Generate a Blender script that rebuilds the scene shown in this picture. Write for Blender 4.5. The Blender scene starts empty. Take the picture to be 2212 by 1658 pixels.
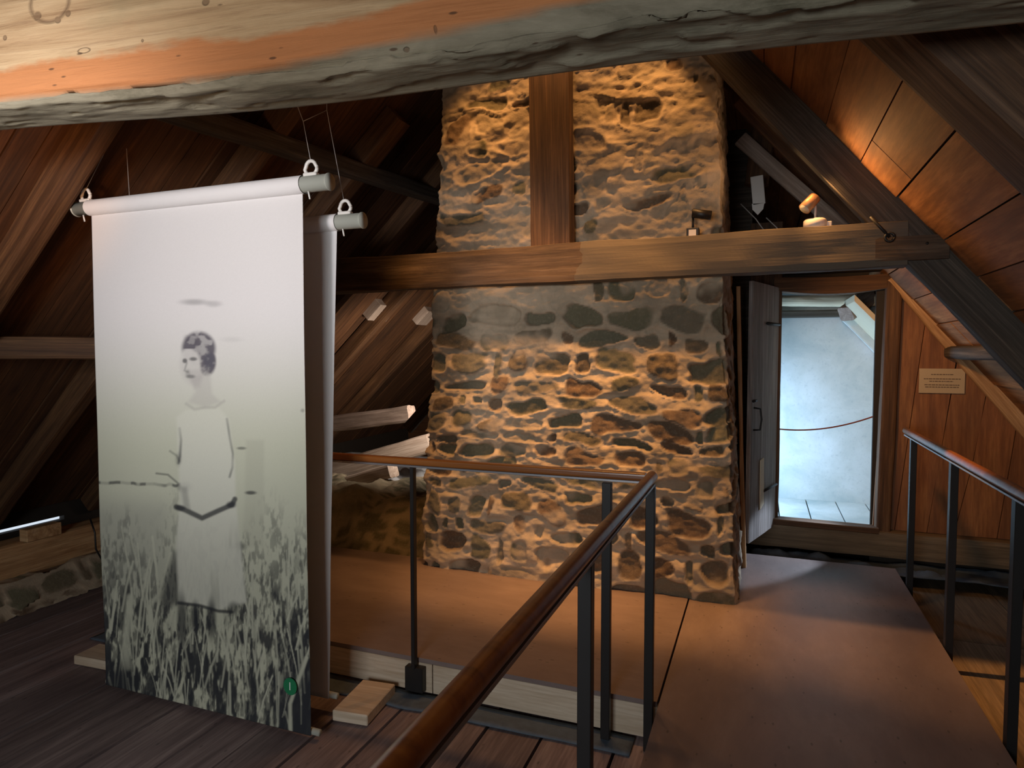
import bpy, bmesh, math, random
import numpy as np
from mathutils import Vector, Matrix

random.seed(7)
rng = np.random.RandomState(11)
C = bpy.context.scene.collection
sc = bpy.context.scene

# ------------------------------------------------------------------ camera, world, lights
# metres; X right along the chimney face, Y into the attic, Z up; z = 0 is the walkway deck, floor boards at -0.19
F_PX, YAW, PITCH, EYE = 1420.0, math.radians(20.8), math.radians(2.8), 1.54
cd = bpy.data.cameras.new('camera')
cam = bpy.data.objects.new('camera', cd); C.objects.link(cam)
cd.sensor_fit = 'HORIZONTAL'; cd.sensor_width = 36.0
cd.lens = 36.0 * F_PX / 2212.0
cd.clip_start = 0.02; cd.clip_end = 60
cam.location = (0, 0, EYE)
cam.rotation_euler = (math.radians(90) - PITCH, 0, YAW)
sc.camera = cam
sc.view_settings.view_transform = 'Standard'
sc.view_settings.look = 'None'
sc.view_settings.gamma = 1.0
sc.view_settings.use_curve_mapping = False
sc.view_settings.exposure = 0.0
try:
    sc.cycles.use_denoising = True
    sc.cycles.max_bounces = 8
    sc.cycles.diffuse_bounces = 5
    sc.cycles.sample_clamp_indirect = 4.0
except Exception:
    pass

world = bpy.data.worlds.new('sky'); sc.world = world
world.use_nodes = True
world.node_tree.nodes['Background'].inputs[0].default_value = (0.78, 0.88, 1.0, 1)
world.node_tree.nodes['Background'].inputs[1].default_value = 0.9


def aim(o, target):
    d = Vector(target) - Vector(o.location)
    o.rotation_euler = d.to_track_quat('-Z', 'Y').to_euler()


def spot(name, loc, target, power, color, cone=70, blend=0.6, size=0.03):
    l = bpy.data.lights.new(name, 'SPOT'); l.energy = power; l.color = color
    l.spot_size = math.radians(cone); l.spot_blend = blend; l.shadow_soft_size = size
    o = bpy.data.objects.new(name, l); C.objects.link(o); o.location = loc; aim(o, target)
    return o


def area(name, loc, target, power, color, sx, sy):
    l = bpy.data.lights.new(name, 'AREA'); l.energy = power; l.color = color
    l.shape = 'RECTANGLE'; l.size = sx; l.size_y = sy
    o = bpy.data.objects.new(name, l); C.objects.link(o); o.location = loc; aim(o, target)
    return o


WARM = (1.0, 0.47, 0.15)
# spotlights fixed high in front of the chimney head, grazing its upper part
for x, z, w in ((-1.78, 3.68, 34), (-1.42, 3.95, 44), (-0.98, 4.10, 50), (-0.62, 3.80, 36)):
    spot('head_light', (x, 3.80, z), (x, 4.06, 2.1), w, WARM, 80, 1.0)
# spotlights behind the great beam, aimed past the collar beam at the chimney foot and the deck
for x, w in ((-2.05, 85), (-1.45, 240), (-0.85, 230), (-0.32, 105)):
    spot('foot_light', (x, 3.37, 3.35 if x > -2 else 3.2), (x, 4.10, 0.75), w, WARM, 38, 0.6, .14)
# lamp on the beam end, turned to the chimney corner
spot('corner_light', (0.17, 3.93, 2.36), (-0.30, 4.14, 2.72), 6, (1.0, 0.55, 0.27), 85, 1.0, .03)
# spotlight over the walkway, cut off by the collar beam
spot('walk_light', (-0.14, 3.86, 3.05), (0.15, 3.78, 0.0), 60, WARM, 26, 0.8)
spot('walk_light', (-0.12, 3.86, 3.05), (0.85, 3.78, 0.0), 75, WARM, 30, 0.8)
spot('walk_light', (-0.10, 3.86, 3.02), (1.65, 3.78, -.1), 150, WARM, 30, 0.8)
# lamp standing on the collar beam, throws along the rafter to the roof boards
spot('beam_light', (0.22, 3.985, 2.41), (1.0, 3.40, 2.42), 12, (1.0, 0.50, 0.18), 120, 0.9)
spot('beam_light', (-0.30, 4.03, 2.36), (0.35, 4.06, 2.50), 10, (1.0, 0.62, 0.28), 50, 0.8)
# unseen spot added behind the collar beam, warms the plank wall
spot('wall_light', (0.30, 4.25, 2.05), (1.35, 5.6, 1.30), 38, (1.0, 0.52, 0.20), 95, 0.9, 0.06)
# lamp lighting the near face of the great beam
spot('face_light', (-1.9, -0.3, 1.5), (-2.1, 1.3, 2.6), 30, (1.0, 0.62, 0.33), 96, 1.0, 0.12)
# lamp for the hanging banners, neutral white
spot('banner_light', (-1.75, -0.2, 2.0), (-2.4, 2.34, 1.92), 150, (0.98, 0.95, 0.98), 62, 1.0, 0.15)
# left roof slope
spot('roof_light', (-2.3, 1.2, 1.95), (-3.55, 2.2, 2.45), 34, (1.0, 0.45, 0.17), 55, 1.0, 0.1)
# cool fill area lamp, added inside the unseen gable window as daylight
area('gable_fill', (-0.9, -2.4, 1.5), (-1.2, 3.0, 0.8), 66, (0.86, 0.90, 0.92), 1.3, 1.1)
# daylight in the plastered room behind the door
spot('room_light', (1.22, 6.30, 1.10), (0.02, 5.02, 0.0), 190, (0.66, 0.80, 1.0), 20, 0.4, .05)
area('room_light', (-0.25, 6.05, 0.75), (0.75, 6.35, 0.75), 21, (0.46, 0.72, 1.0), 0.6, 1.0)  # hidden area lamp added to even out the plaster wall
# unseen spot added behind the chimney to lift the far timbers
spot('back_fill', (-2.35, 5.32, 1.25), (-4.1, 6.3, .85), 120, (1.0, 0.84, 0.70), 115, 0.8, .2)


# ------------------------------------------------------------------ measuring helper: pixel -> point on a real plane
_f = np.array([-math.sin(YAW)*math.cos(PITCH), math.cos(YAW)*math.cos(PITCH), -math.sin(PITCH)])
_r = np.array([math.cos(YAW), math.sin(YAW), 0.0]); _u = np.cross(_r, _f)
_c = np.array([0, 0, EYE])


def at(x, y, **k):
    d = _f + _r*(x-1106)/F_PX - _u*(y-829)/F_PX
    (a, v), = k.items(); i = 'XYZ'.index(a)
    return Vector((_c + d*((v-_c[i])/d[i])).tolist())


def px_of(P):
    d = P - _c; t = d @ _f
    return 1106 + F_PX*(d @ _r)/t, 829 - F_PX*(d @ _u)/t


# ------------------------------------------------------------------ numpy noise
_perm = rng.rand(64, 64, 64)


def vn(p, s=1.0):
    """value noise in 0..1; p (n,3)"""
    q = np.asarray(p, float)*s + 100.0
    i = np.floor(q).astype(int); f = q - i; f = f*f*(3-2*f)
    r = 0
    for a in (0, 1):
        for b in (0, 1):
            for c in (0, 1):
                w = (f[:, 0] if a else 1-f[:, 0])*(f[:, 1] if b else 1-f[:, 1])*(f[:, 2] if c else 1-f[:, 2])
                r = r + w*_perm[(i[:, 0]+a) & 63, (i[:, 1]+b) & 63, (i[:, 2]+c) & 63]
    return r


def fbm(p, s=1.0, o=4):
    t = 0; a = .5; n = 0
    for k in range(o):
        t = t + a*vn(np.asarray(p)+k*7.3, s*2**k); n += a; a *= .5
    return t/n


def sstep(a, b, x):
    t = np.clip((x-a)/(b-a), 0, 1); return t*t*(3-2*t)


# ------------------------------------------------------------------ materials
class N:
    def __init__(s, name):
        s.m = bpy.data.materials.new(name); s.m.use_nodes = True
        s.t = s.m.node_tree; s.b = s.t.nodes['Principled BSDF']

    def n(s, typ, **k):
        x = s.t.nodes.new(typ)
        for a, v in k.items(): setattr(x, a, v)
        return x

    def l(s, a, b): s.t.links.new(a, b)

    def noise(s, vec, scale, detail=4, rough=.6, dist=0.0):
        x = s.n('ShaderNodeTexNoise'); x.inputs['Scale'].default_value = scale
        x.inputs['Detail'].default_value = detail; x.inputs['Roughness'].default_value = rough
        x.inputs['Distortion'].default_value = dist
        s.l(vec, x.inputs['Vector']); return x.outputs['Fac']

    def ramp(s, fac, stops):
        x = s.n('ShaderNodeValToRGB'); e = x.color_ramp.elements
        while len(e) < len(stops): e.new(.5)
        for k, (p, c) in enumerate(stops):
            e[k].position = p; e[k].color = (*c, 1) if len(c) == 3 else c
        s.l(fac, x.inputs[0]); return x.outputs[0]

    def mix(s, fac, a, b, mode='MIX'):
        x = s.n('ShaderNodeMix', data_type='RGBA', blend_type=mode)
        for sock, v in ((x.inputs[0], fac), (x.inputs[6], a), (x.inputs[7], b)):
            if hasattr(v, 'links'): s.l(v, sock)
            elif isinstance(v, (int, float)): sock.default_value = v
            else: sock.default_value = (*v, 1)
        return x.outputs[2]

    def math(s, op, a, b=None):
        x = s.n('ShaderNodeMath', operation=op)
        for k, v in enumerate((a, b)):
            if v is None: continue
            if hasattr(v, 'links'): s.l(v, x.inputs[k])
            else: x.inputs[k].default_value = v
        return x.outputs[0]

    def coords(s, scale=(1, 1, 1), kind='Object'):
        c = s.n('ShaderNodeTexCoord'); m = s.n('ShaderNodeMapping'); m.inputs['Scale'].default_value = scale
        s.l(c.outputs[kind], m.inputs[0]); return m.outputs[0]

    def bump(s, h, strength, dist=.01):
        x = s.n('ShaderNodeBump'); x.inputs['Strength'].default_value = strength
        x.inputs['Distance'].default_value = dist
        s.l(h, x.inputs['Height']); s.l(x.outputs[0], s.b.inputs['Normal'])


def wood(name, dark, mid, light, rough=.75, grain=9, bump=.35, bdist=.006, knots=.0, blotch=.35, spots=0.0, split=None):
    """grain runs along the mesh's local X; attribute 'tone' varies board by board"""
    k = N(name)
    v = k.coords((1.1, grain*2.6, grain*2.6)); v2 = k.coords((3.5, grain*10, grain*10)); v3 = k.coords((1.4, 4, 4))
    g = k.noise(v, 1.0, 7, .7, .5); fine = k.noise(v2, 1.0, 4, .7); big = k.noise(v3, 1.3, 3, .6)
    at_ = k.n('ShaderNodeAttribute', attribute_name='tone')
    col = k.ramp(g, [(.33, dark), (.5, mid), (.66, light)])
    col = k.mix(k.math('MULTIPLY', k.ramp(fine, [(.38, (1, 1, 1)), (.58, (0, 0, 0))]), .6), col, dark)
    bl = k.ramp(big, [(.38, (0, 0, 0)), (.68, (1, 1, 1))])
    col = k.mix(k.math('MULTIPLY', bl, blotch), col, tuple(c*.45 for c in mid))
    if knots:
        vv = k.n('ShaderNodeTexVoronoi'); vv.inputs['Scale'].default_value = 1.0
        k.l(k.coords((1.6, 5, 5)), vv.inputs['Vector'])
        kn = k.ramp(vv.outputs['Distance'], [(.05, (1, 1, 1)), (.13, (0, 0, 0))])
        col = k.mix(k.math('MULTIPLY', kn, knots), col, tuple(c*.35 for c in dark))
    if spots:
        vv = k.n('ShaderNodeTexVoronoi'); vv.inputs['Scale'].default_value = 1.0
        k.l(k.coords((9, 22, 22)), vv.inputs['Vector'])
        kn = k.ramp(vv.outputs['Distance'], [(.07, (1, 1, 1)), (.12, (0, 0, 0))])
        col = k.mix(k.math('MULTIPLY', kn, spots), col, tuple(c*.25 for c in dark))
    if split:
        sx = k.n('ShaderNodeSeparateXYZ'); k.l(k.coords((1, 1, 1)), sx.inputs[0])
        e = k.math('ADD', sx.outputs['X'], k.math('MULTIPLY', big, .25))
        f = k.math('GREATER_THAN', e, split[0])
        col = k.mix(f, col, k.mix(.75, col, split[1], 'MIX'))
    tone = k.math('ADD', k.math('MULTIPLY', at_.outputs['Fac'], .9), 1.0)
    hs = k.n('ShaderNodeHueSaturation'); k.l(tone, hs.inputs['Value']); k.l(col, hs.inputs['Color'])
    k.l(hs.outputs[0], k.b.inputs['Base Color'])
    k.b.inputs['Roughness'].default_value = rough
    h = k.math('ADD', k.math('MULTIPLY', g, .6), k.math('MULTIPLY', fine, .4))
    k.bump(h, bump, bdist)
    return k.m


def plain(name, col, rough=.6, metal=0.0, var=.12, scale=14, bump=0.0, coat=0.0):
    k = N(name)
    f = k.noise(k.coords(), scale, 5)
    k.l(k.mix(f, tuple(c*(1-var) for c in col), tuple(min(1, c*(1+var)) for c in col)), k.b.inputs['Base Color'])
    k.b.inputs['Roughness'].default_value = rough; k.b.inputs['Metallic'].default_value = metal
    k.b.inputs['Coat Weight'].default_value = coat
    if bump: k.bump(f, bump, .004)
    return k.m


M = {}
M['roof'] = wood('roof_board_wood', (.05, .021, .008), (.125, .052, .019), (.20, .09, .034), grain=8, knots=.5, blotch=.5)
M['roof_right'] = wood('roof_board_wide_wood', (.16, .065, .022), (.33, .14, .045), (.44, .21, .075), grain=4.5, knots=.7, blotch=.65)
M['rafter'] = wood('rafter_wood', (.06, .027, .011), (.145, .066, .026), (.23, .115, .045), grain=10, knots=.4)
M['rafter_dark'] = wood('old_rafter_wood', (.045, .035, .026), (.10, .08, .06), (.19, .155, .12), grain=14, bump=.6, blotch=.5)
M['collar'] = wood('collar_beam_wood', (.045, .027, .015), (.115, .072, .040), (.18, .125, .08), grain=7, knots=.7, bump=.5, blotch=.35, split=(2.60, (.135, .115, .085)))
M['post'] = wood('king_post_wood', (.045, .022, .010), (.12, .06, .028), (.20, .11, .055), grain=13, blotch=.3)
M['wall'] = wood('wall_plank_wood', (.17, .062, .020), (.32, .125, .040), (.42, .185, .062), grain=4, blotch=.45, rough=.6)
M['door'] = wood('door_wood', (.14, .12, .11), (.32, .28, .26), (.46, .42, .40), grain=12, blotch=.2)
M['sill'] = wood('sill_wood', (.12, .085, .05), (.24, .17, .10), (.33, .24, .15), grain=9, blotch=.3)
M['floor'] = wood('floor_board_wood', (.14, .10, .10), (.26, .195, .19), (.36, .28, .265), grain=6, blotch=.35, spots=.5)
M['deck'] = wood('walkway_board', (.20, .148, .137), (.24, .180, .165), (.275, .21, .19), grain=.9, bump=.12, blotch=.18, spots=.55, rough=.5)
M['pine'] = wood('pale_pine', (.50, .38, .26), (.68, .56, .42), (.76, .65, .51), grain=7, knots=.5, blotch=.1)
M['pale'] = wood('pale_weathered_wood', (.34, .25, .19), (.50, .40, .33), (.66, .55, .47), grain=9, blotch=.15)
M['log'] = wood('debarked_log', (.20, .14, .11), (.36, .27, .22), (.48, .38, .32), grain=8)
M['trim'] = wood('trim_wood', (.34, .17, .07), (.60, .36, .17), (.70, .46, .25), grain=8, blotch=.15)
M['rail'] = None
M['black'] = plain('black_steel', (.022, .021, .021), .45, .3)
M['iron'] = plain('dark_iron', (.035, .035, .035), .5, .6)
M['steel'] = plain('grey_steel', (.35, .35, .37), .4, .7)
M['plaster'] = None
M['pvc'] = plain('grey_green_plastic_tube', (.46, .48, .42), .4, 0, .05)
M['clip'] = plain('white_plastic', (.85, .83, .78), .35, 0, .03)
M['wire'] = plain('nylon_line', (.55, .53, .50), .3, 0, .05)
M['paper'] = plain('tan_notice_paper', (.56, .43, .27), .7, 0, .05)
M['ink'] = plain('brown_ink', (.16, .10, .06), .7, 0, .05)
M['cream'] = plain('cream_plaster', (.78, .68, .50), .8, 0, .08, 6, .2)
M['rope'] = plain('red_brown_rope', (.30, .08, .05), .8, 0, .3, 120)
M['brass'] = plain('copper_lamp_shell', (.60, .33, .17), .45, .2)
M['black_lamp'] = plain('black_lamp_shell', (.02, .018, .016), .45, 0)
M['white_lamp'] = plain('white_lamp_base', (.80, .76, .72), .4, 0, .03)
M['blue_grey'] = plain('blue_grey_strip', (.085, .115, .15), .7, 0, .45, 22, .6)  # sheet colour, shared by the painted daylight strip on the floor edge
M['dark'] = plain('dark_board', (.03, .022, .016), .8)
M['cable'] = plain('black_cable', (.012, .012, .012), .4)

k = N('varnished_rail_wood')
g = k.noise(k.coords((1.2, 16, 16)), 1.0, 5, .6, .8)
k.l(k.ramp(g, [(.3, (.16, .045, .008)), (.55, (.30, .095, .016)), (.75, (.40, .15, .03))]), k.b.inputs['Base Color'])
k.b.inputs['Roughness'].default_value = .35; k.b.inputs['Coat Weight'].default_value = .35
k.b.inputs['Coat Roughness'].default_value = .25
M['rail'] = k.m

k = N('room_plaster')
v = k.coords()
f1 = k.noise(v, 2.2, 6, .6, .5); f2 = k.noise(v, 38, 4, .7)
c = k.ramp(f1, [(.32, (.50, .56, .56)), (.5, (.66, .68, .66)), (.7, (.78, .80, .80))])
c = k.mix(k.math('MULTIPLY', k.ramp(f2, [(.55, (0, 0, 0)), (.7, (1, 1, 1))]), .35), c, (.42, .46, .48))
k.l(c, k.b.inputs['Base Color']); k.b.inputs['Roughness'].default_value = .85; k.bump(f1, .5, .01)
M['plaster'] = k.m

# rubble masonry: mortar / stone by attribute
k = N('rubble_masonry')
a1 = k.n('ShaderNodeAttribute', attribute_name='stone'); a2 = k.n('ShaderNodeAttribute', attribute_name='hue')
v = k.coords()
n1 = k.noise(v, 7, 6, .65, .6); n2 = k.noise(v, 60, 5, .7); n3 = k.noise(k.coords((1, 1, 3)), 2.2, 4, .6)
st = k.ramp(a2.outputs['Fac'], [(.0, (.13, .125, .075)), (.25, (.21, .20, .12)), (.45, (.14, .085, .048)), (.65, (.23, .155, .095)), (.85, (.17, .17, .11)), (1, (.26, .22, .15))])
st = k.mix(k.math('MULTIPLY', n1, .6), st, (.10, .075, .05))
st = k.mix(k.math('MULTIPLY', k.ramp(n2, [(.5, (0, 0, 0)), (.75, (1, 1, 1))]), .4), st, (.36, .30, .22))
mo = k.ramp(n3, [(.3, (.33, .27, .19)), (.5, (.50, .40, .28)), (.68, (.60, .49, .35))])
mo = k.mix(k.math('MULTIPLY', k.ramp(n1, [(.4, (1, 1, 1)), (.55, (0, 0, 0))]), .45), mo, (.30, .26, .185))
c = k.mix(a1.outputs['Fac'], mo, st)
k.l(c, k.b.inputs['Base Color']); k.b.inputs['Roughness'].default_value = .92
k.bump(k.math('ADD', k.math('MULTIPLY', n1, 1.0), k.math('MULTIPLY', n2, .35)), .55, .012)
M['stone'] = k.m

# where carved knots and peg holes sit on the great beam's face, in its own metres
_b0, _b1 = Vector((-2.491, 1.542, 2.3)), Vector((.554, 1.881, 2.3))
_bd = (_b1-_b0).normalized(); _bn = Vector((0, 0, 1)).cross(_bd); _bo = _b0 - _bd*2.3 - _bn*.20


def gb_local(x, y):
    d = Vector((_f + _r*(x-1106)/F_PX - _u*(y-829)/F_PX).tolist()); c_ = Vector(_c.tolist())
    q = c_ + d*((_bo-c_).dot(_bn)/d.dot(_bn)) - _bo
    return q.dot(_bd), q.z


GB_MARKS = []
for (px_, py_, rx_, rz_, w0, w1) in ((108, 5, .135, .105, .50, .66), (82, 35, .022, .020, 0, .8), (125, 43, .018, .014, 0, .8), (148, 29, .013, .013, 0, .9),
                                     (445, 4, .016, .014, 0, .9), (12, 82, .010, .010, 0, .9), (307, 87, .006, .006, 0, .9), (180, 108, .035, .012, .55, .8),
                                     (870, 98, .012, .008, 0, .9), (940, 62, .006, .012, 0, .9)):
    q = gb_local(px_, py_); GB_MARKS.append((q[0], q[1], rx_, rz_, w0, w1))

# great beam: pale hewn face, bare orange strip along its lower arris, grey underside with bark remains
k = N('great_beam_wood')
v = k.coords((1.3, 26, 26)); tc = k.n('ShaderNodeTexCoord'); sp = k.n('ShaderNodeSeparateXYZ'); k.l(tc.outputs['Object'], sp.inputs[0])
g = k.noise(v, 1.0, 8, .68, .5); fine = k.noise(k.coords((4, 60, 60)), 1, 4, .7); bl = k.noise(k.coords((1.3, 1.2, 2.5)), 1.6, 4, .6)
face = k.ramp(g, [(.30, (.26, .15, .07)), (.42, (.47, .31, .165)), (.55, (.58, .41, .23)), (.75, (.66, .49, .29))])
face = k.mix(k.math('MULTIPLY', k.ramp(fine, [(.3, (1, 1, 1)), (.48, (0, 0, 0))]), .5), face, (.30, .18, .10))
face = k.mix(k.math('MULTIPLY', k.ramp(bl, [(.48, (0, 0, 0)), (.66, (1, 1, 1))]), .55), face, (.36, .29, .16))
bare = k.ramp(g, [(.3, (.40, .15, .05)), (.5, (.56, .23, .085)), (.7, (.48, .20, .075))])
grey = k.ramp(k.noise(k.coords((2.2, 7, 7)), 1.0, 8, .72, .4), [(.3, (.10, .09, .055)), (.48, (.24, .215, .15)), (.62, (.31, .28, .20)), (.76, (.44, .36, .24))])
edge1 = k.math('ADD', sp.outputs['Z'], k.math('MULTIPLY', k.noise(k.coords((1.6, 4, 4)), 1.3, 5, .6), -.16))
m1 = k.ramp(edge1, [(.030, (1, 1, 1)), (.050, (0, 0, 0))])
a3 = k.n('ShaderNodeAttribute', attribute_name='bark')
c = k.mix(m1, face, bare)
c = k.mix(a3.outputs['Fac'], c, grey)
vv = k.n('ShaderNodeTexVoronoi'); vv.inputs['Scale'].default_value = 1.0; k.l(k.coords((7, 22, 22)), vv.inputs['Vector'])
c = k.mix(k.math('MULTIPLY', k.ramp(vv.outputs['Distance'], [(.06, (1, 1, 1)), (.10, (0, 0, 0))]), .8), c, (.08, .04, .02))
marks = None
for (cx_, cz_, rx_, rz_, w0, w1) in GB_MARKS:
    dx = k.math('DIVIDE', k.math('SUBTRACT', sp.outputs['X'], cx_), rx_); dz = k.math('DIVIDE', k.math('SUBTRACT', sp.outputs['Z'], cz_), rz_)
    d = k.math('SQRT', k.math('ADD', k.math('MULTIPLY', dx, dx), k.math('MULTIPLY', dz, dz)))
    d = k.math('ADD', d, k.math('MULTIPLY', bl, .12))
    if w0 > 0:
        r_ = k.ramp(d, [(0, (0, 0, 0)), (w0, (0, 0, 0)), ((w0+w1)/2, (1, 1, 1)), (w1, (0, 0, 0))])
    else:
        r_ = k.ramp(d, [(0, (1, 1, 1)), (w1*.7, (1, 1, 1)), (w1, (0, 0, 0))])
    marks = r_ if marks is None else k.math('MAXIMUM', marks, r_)
c = k.mix(k.math('MULTIPLY', marks, .62), c, (.13, .07, .035))
k.l(c, k.b.inputs['Base Color']); k.b.inputs['Roughness'].default_value = .85
k.bump(k.math('SUBTRACT', k.math('ADD', g, k.math('MULTIPLY', fine, .3)), marks), .6, .01)
M['great'] = k.m

k = N('banner_print')
a1 = k.n('ShaderNodeAttribute', attribute_name='print')
k.l(a1.outputs['Color'], k.b.inputs['Base Color']); k.b.inputs['Roughness'].default_value = .8; k.b.inputs['Specular IOR Level'].default_value = .2
M['print'] = k.m
M['fabric'] = plain('white_banner_cloth', (.86, .84, .83), .75, 0, .03)
M['green_dot'] = plain('green_sticker', (.015, .22, .09), .5, 0, .03)
M['white_ink'] = plain('white_ink', (.85, .9, .85), .5, 0, .02)


# ------------------------------------------------------------------ object helpers
def tag(o, label=None, cat=None, group=None, kind=None):
    if label: o['label'] = label
    if cat: o['category'] = cat
    if group: o['group'] = group
    if kind: o['kind'] = kind
    return o


def raw(name, verts, faces, mat, parent=None, smooth=False, attrs=None, frame=None):
    """frame: 4x4 matrix; verts are given in that local frame"""
    me = bpy.data.meshes.new(name)
    me.from_pydata([tuple(v) for v in verts], [], [tuple(f) for f in faces])
    if smooth: me.polygons.foreach_set('use_smooth', [True]*len(me.polygons))
    for a, arr in (attrs or {}).items():
        arr = np.asarray(arr, float)
        if arr.ndim == 1:
            at_ = me.attributes.new(a, 'FLOAT', 'POINT'); at_.data.foreach_set('value', arr.astype(np.float32))
        else:
            at_ = me.attributes.new(a, 'FLOAT_COLOR', 'POINT')
            at_.data.foreach_set('color', np.c_[arr, np.ones(len(arr))].astype(np.float32).ravel())
    me.materials.append(mat); me.update()
    o = bpy.data.objects.new(name, me); C.objects.link(o)
    if frame is not None: o.matrix_world = frame
    if parent is not None: o.parent = parent
    return o


def empty(name, loc=(0, 0, 0)):
    o = bpy.data.objects.new(name, None); C.objects.link(o); o.location = loc; return o


def into(parent, o):
    """parent o keeping its place"""
    o.parent = parent
    o.matrix_parent_inverse = parent.matrix_basis.inverted()
    return o


def frame_between(p0, p1, up=(0, 0, 1)):
    p0, p1 = Vector(p0), Vector(p1); x = (p1-p0).normalized()
    y = Vector(up).cross(x).normalized(); z = x.cross(y)
    m = Matrix((x, y, z)).transposed().to_4x4(); m.translation = p0
    return m, (p1-p0).length


_seed = [0]


def beam(name, p0, p1, w, h, mat, up=(0, 0, 1), rough=.006, step=.05, taper=1.0, roundness=.18, parent=None, wane=0.0, hole=None):
    """hewn timber from p0 to p1 (centre line); local X along it, w across (local Y), h in local Z"""
    m, L = frame_between(p0, p1, up)
    nl = max(2, int(L/step)); k = 6; ring = []
    per = []
    for sx, sy, ex, ey in ((-1, -1, 1, 0), (1, -1, 0, 1), (1, 1, -1, 0), (-1, 1, 0, -1)):
        for j in range(k):
            per.append((sx+ex*2*j/k, sy+ey*2*j/k))
    per = np.array(per)
    r = roundness*min(w, h)
    P = per*np.array([w/2, h/2])
    # round corners
    cx, cy = w/2-r, h/2-r
    q = np.abs(P) - np.array([cx, cy]); out = (q > 0).all(1)
    d = np.hypot(np.maximum(q[:, 0], 0), np.maximum(q[:, 1], 0))
    f = np.where(out & (d > r), r/np.maximum(d, 1e-6), 1.0)
    P = np.where(out[:, None], np.sign(P)*(np.array([cx, cy]) + q*f[:, None]), P)
    n = len(P); V = []
    for i in range(nl+1):
        t = i/nl; s = 1+(taper-1)*t
        V.append(np.c_[np.full(n, t*L), P*s])
    V = np.concatenate(V)
    _seed[0] += 1
    off = _seed[0]*3.71
    nz = (fbm(V*np.array([2.2, 9, 9])+off, 1.0, 3)-.5)*2*rough*1.6
    nz += (vn(V*np.array([.9, .2, .2])+off, 1.0)-.5)*rough*1.2
    dirv = V*np.array([0, 1, 1]); dirv /= np.maximum(np.linalg.norm(dirv, axis=1)[:, None], 1e-6)
    V = V + dirv*nz[:, None]
    F = []
    for i in range(nl):
        for j in range(n):
            a, b = i*n+j, i*n+(j+1) % n
            F.append((a, a+n, b+n, b)[::-1])
    F.append(tuple(range(n))[::-1]); F.append(tuple(range(nl*n, nl*n+n)))
    F = [f[::-1] for f in F]
    o = raw(name, V, F, mat, None, False, None, m)
    if parent: into(parent, o)
    return o


def box(name, lo, hi, mat, parent=None, bevel=.003, frame=None):
    bm = bmesh.new(); bmesh.ops.create_cube(bm, size=1)
    lo, hi = Vector(lo), Vector(hi)
    for v in bm.verts: v.co = Vector([(lo[i]+hi[i])/2 + v.co[i]*(hi[i]-lo[i]) for i in range(3)])
    if bevel: bmesh.ops.bevel(bm, geom=bm.edges[:], offset=min(bevel, .3*min(hi-lo)), segments=1, affect='EDGES')
    me = bpy.data.meshes.new(name); bm.to_mesh(me); bm.free(); me.materials.append(mat)
    o = bpy.data.objects.new(name, me); C.objects.link(o)
    if frame is not None: o.matrix_world = frame
    if parent: into(parent, o)
    return o


def tube(name, pts, r, mat, parent=None, seg=8, cap=True, smooth=True):
    pts = [Vector(p) for p in pts]; base = pts[0].copy(); V = []; F = []
    rr = r if isinstance(r, (list, tuple)) else [r]*len(pts)
    prev = None
    for i, p in enumerate(pts):
        t = (pts[min(i+1, len(pts)-1)]-pts[max(i-1, 0)]).normalized()
        ref = prev if prev else (Vector((0, 0, 1)) if abs(t.z) < .9 else Vector((1, 0, 0)))
        a = (ref - t*ref.dot(t)).normalized(); b = t.cross(a); prev = a
        for j in range(seg):
            g = 2*math.pi*j/seg
            V.append(p-base + (a*math.cos(g)+b*math.sin(g))*rr[i])
    for i in range(len(pts)-1):
        for j in range(seg):
            F.append((i*seg+j, i*seg+(j+1) % seg, (i+1)*seg+(j+1) % seg, (i+1)*seg+j))
    if cap:
        F.append(tuple(range(seg))[::-1]); F.append(tuple(range((len(pts)-1)*seg, len(pts)*seg)))
    o = raw(name, V, F, mat, None, smooth)
    o.location = base
    if parent: into(parent, o)
    return o


def prism(name, poly, axis, a0, a1, mat, parent=None, kind=None):
    """polygon (2D) extruded along an axis ('Y': poly in X,Z ; 'X': poly in Y,Z)"""
    n = len(poly); V = []
    for a in (a0, a1):
        for (u, v) in poly:
            V.append((u, a, v) if axis == 'Y' else (a, u, v) if axis == 'X' else (u, v, a))
    F = [tuple(range(n)), tuple(range(n, 2*n))[::-1]] + [(i, i+n, (i+1) % n+n, (i+1) % n) for i in range(n)]
    o = raw(name, V, F, mat)
    bm = bmesh.new(); bm.from_mesh(o.data); bmesh.ops.recalc_face_normals(bm, faces=bm.faces[:]); bm.to_mesh(o.data); bm.free()
    if parent: into(parent, o)
    return o


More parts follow.
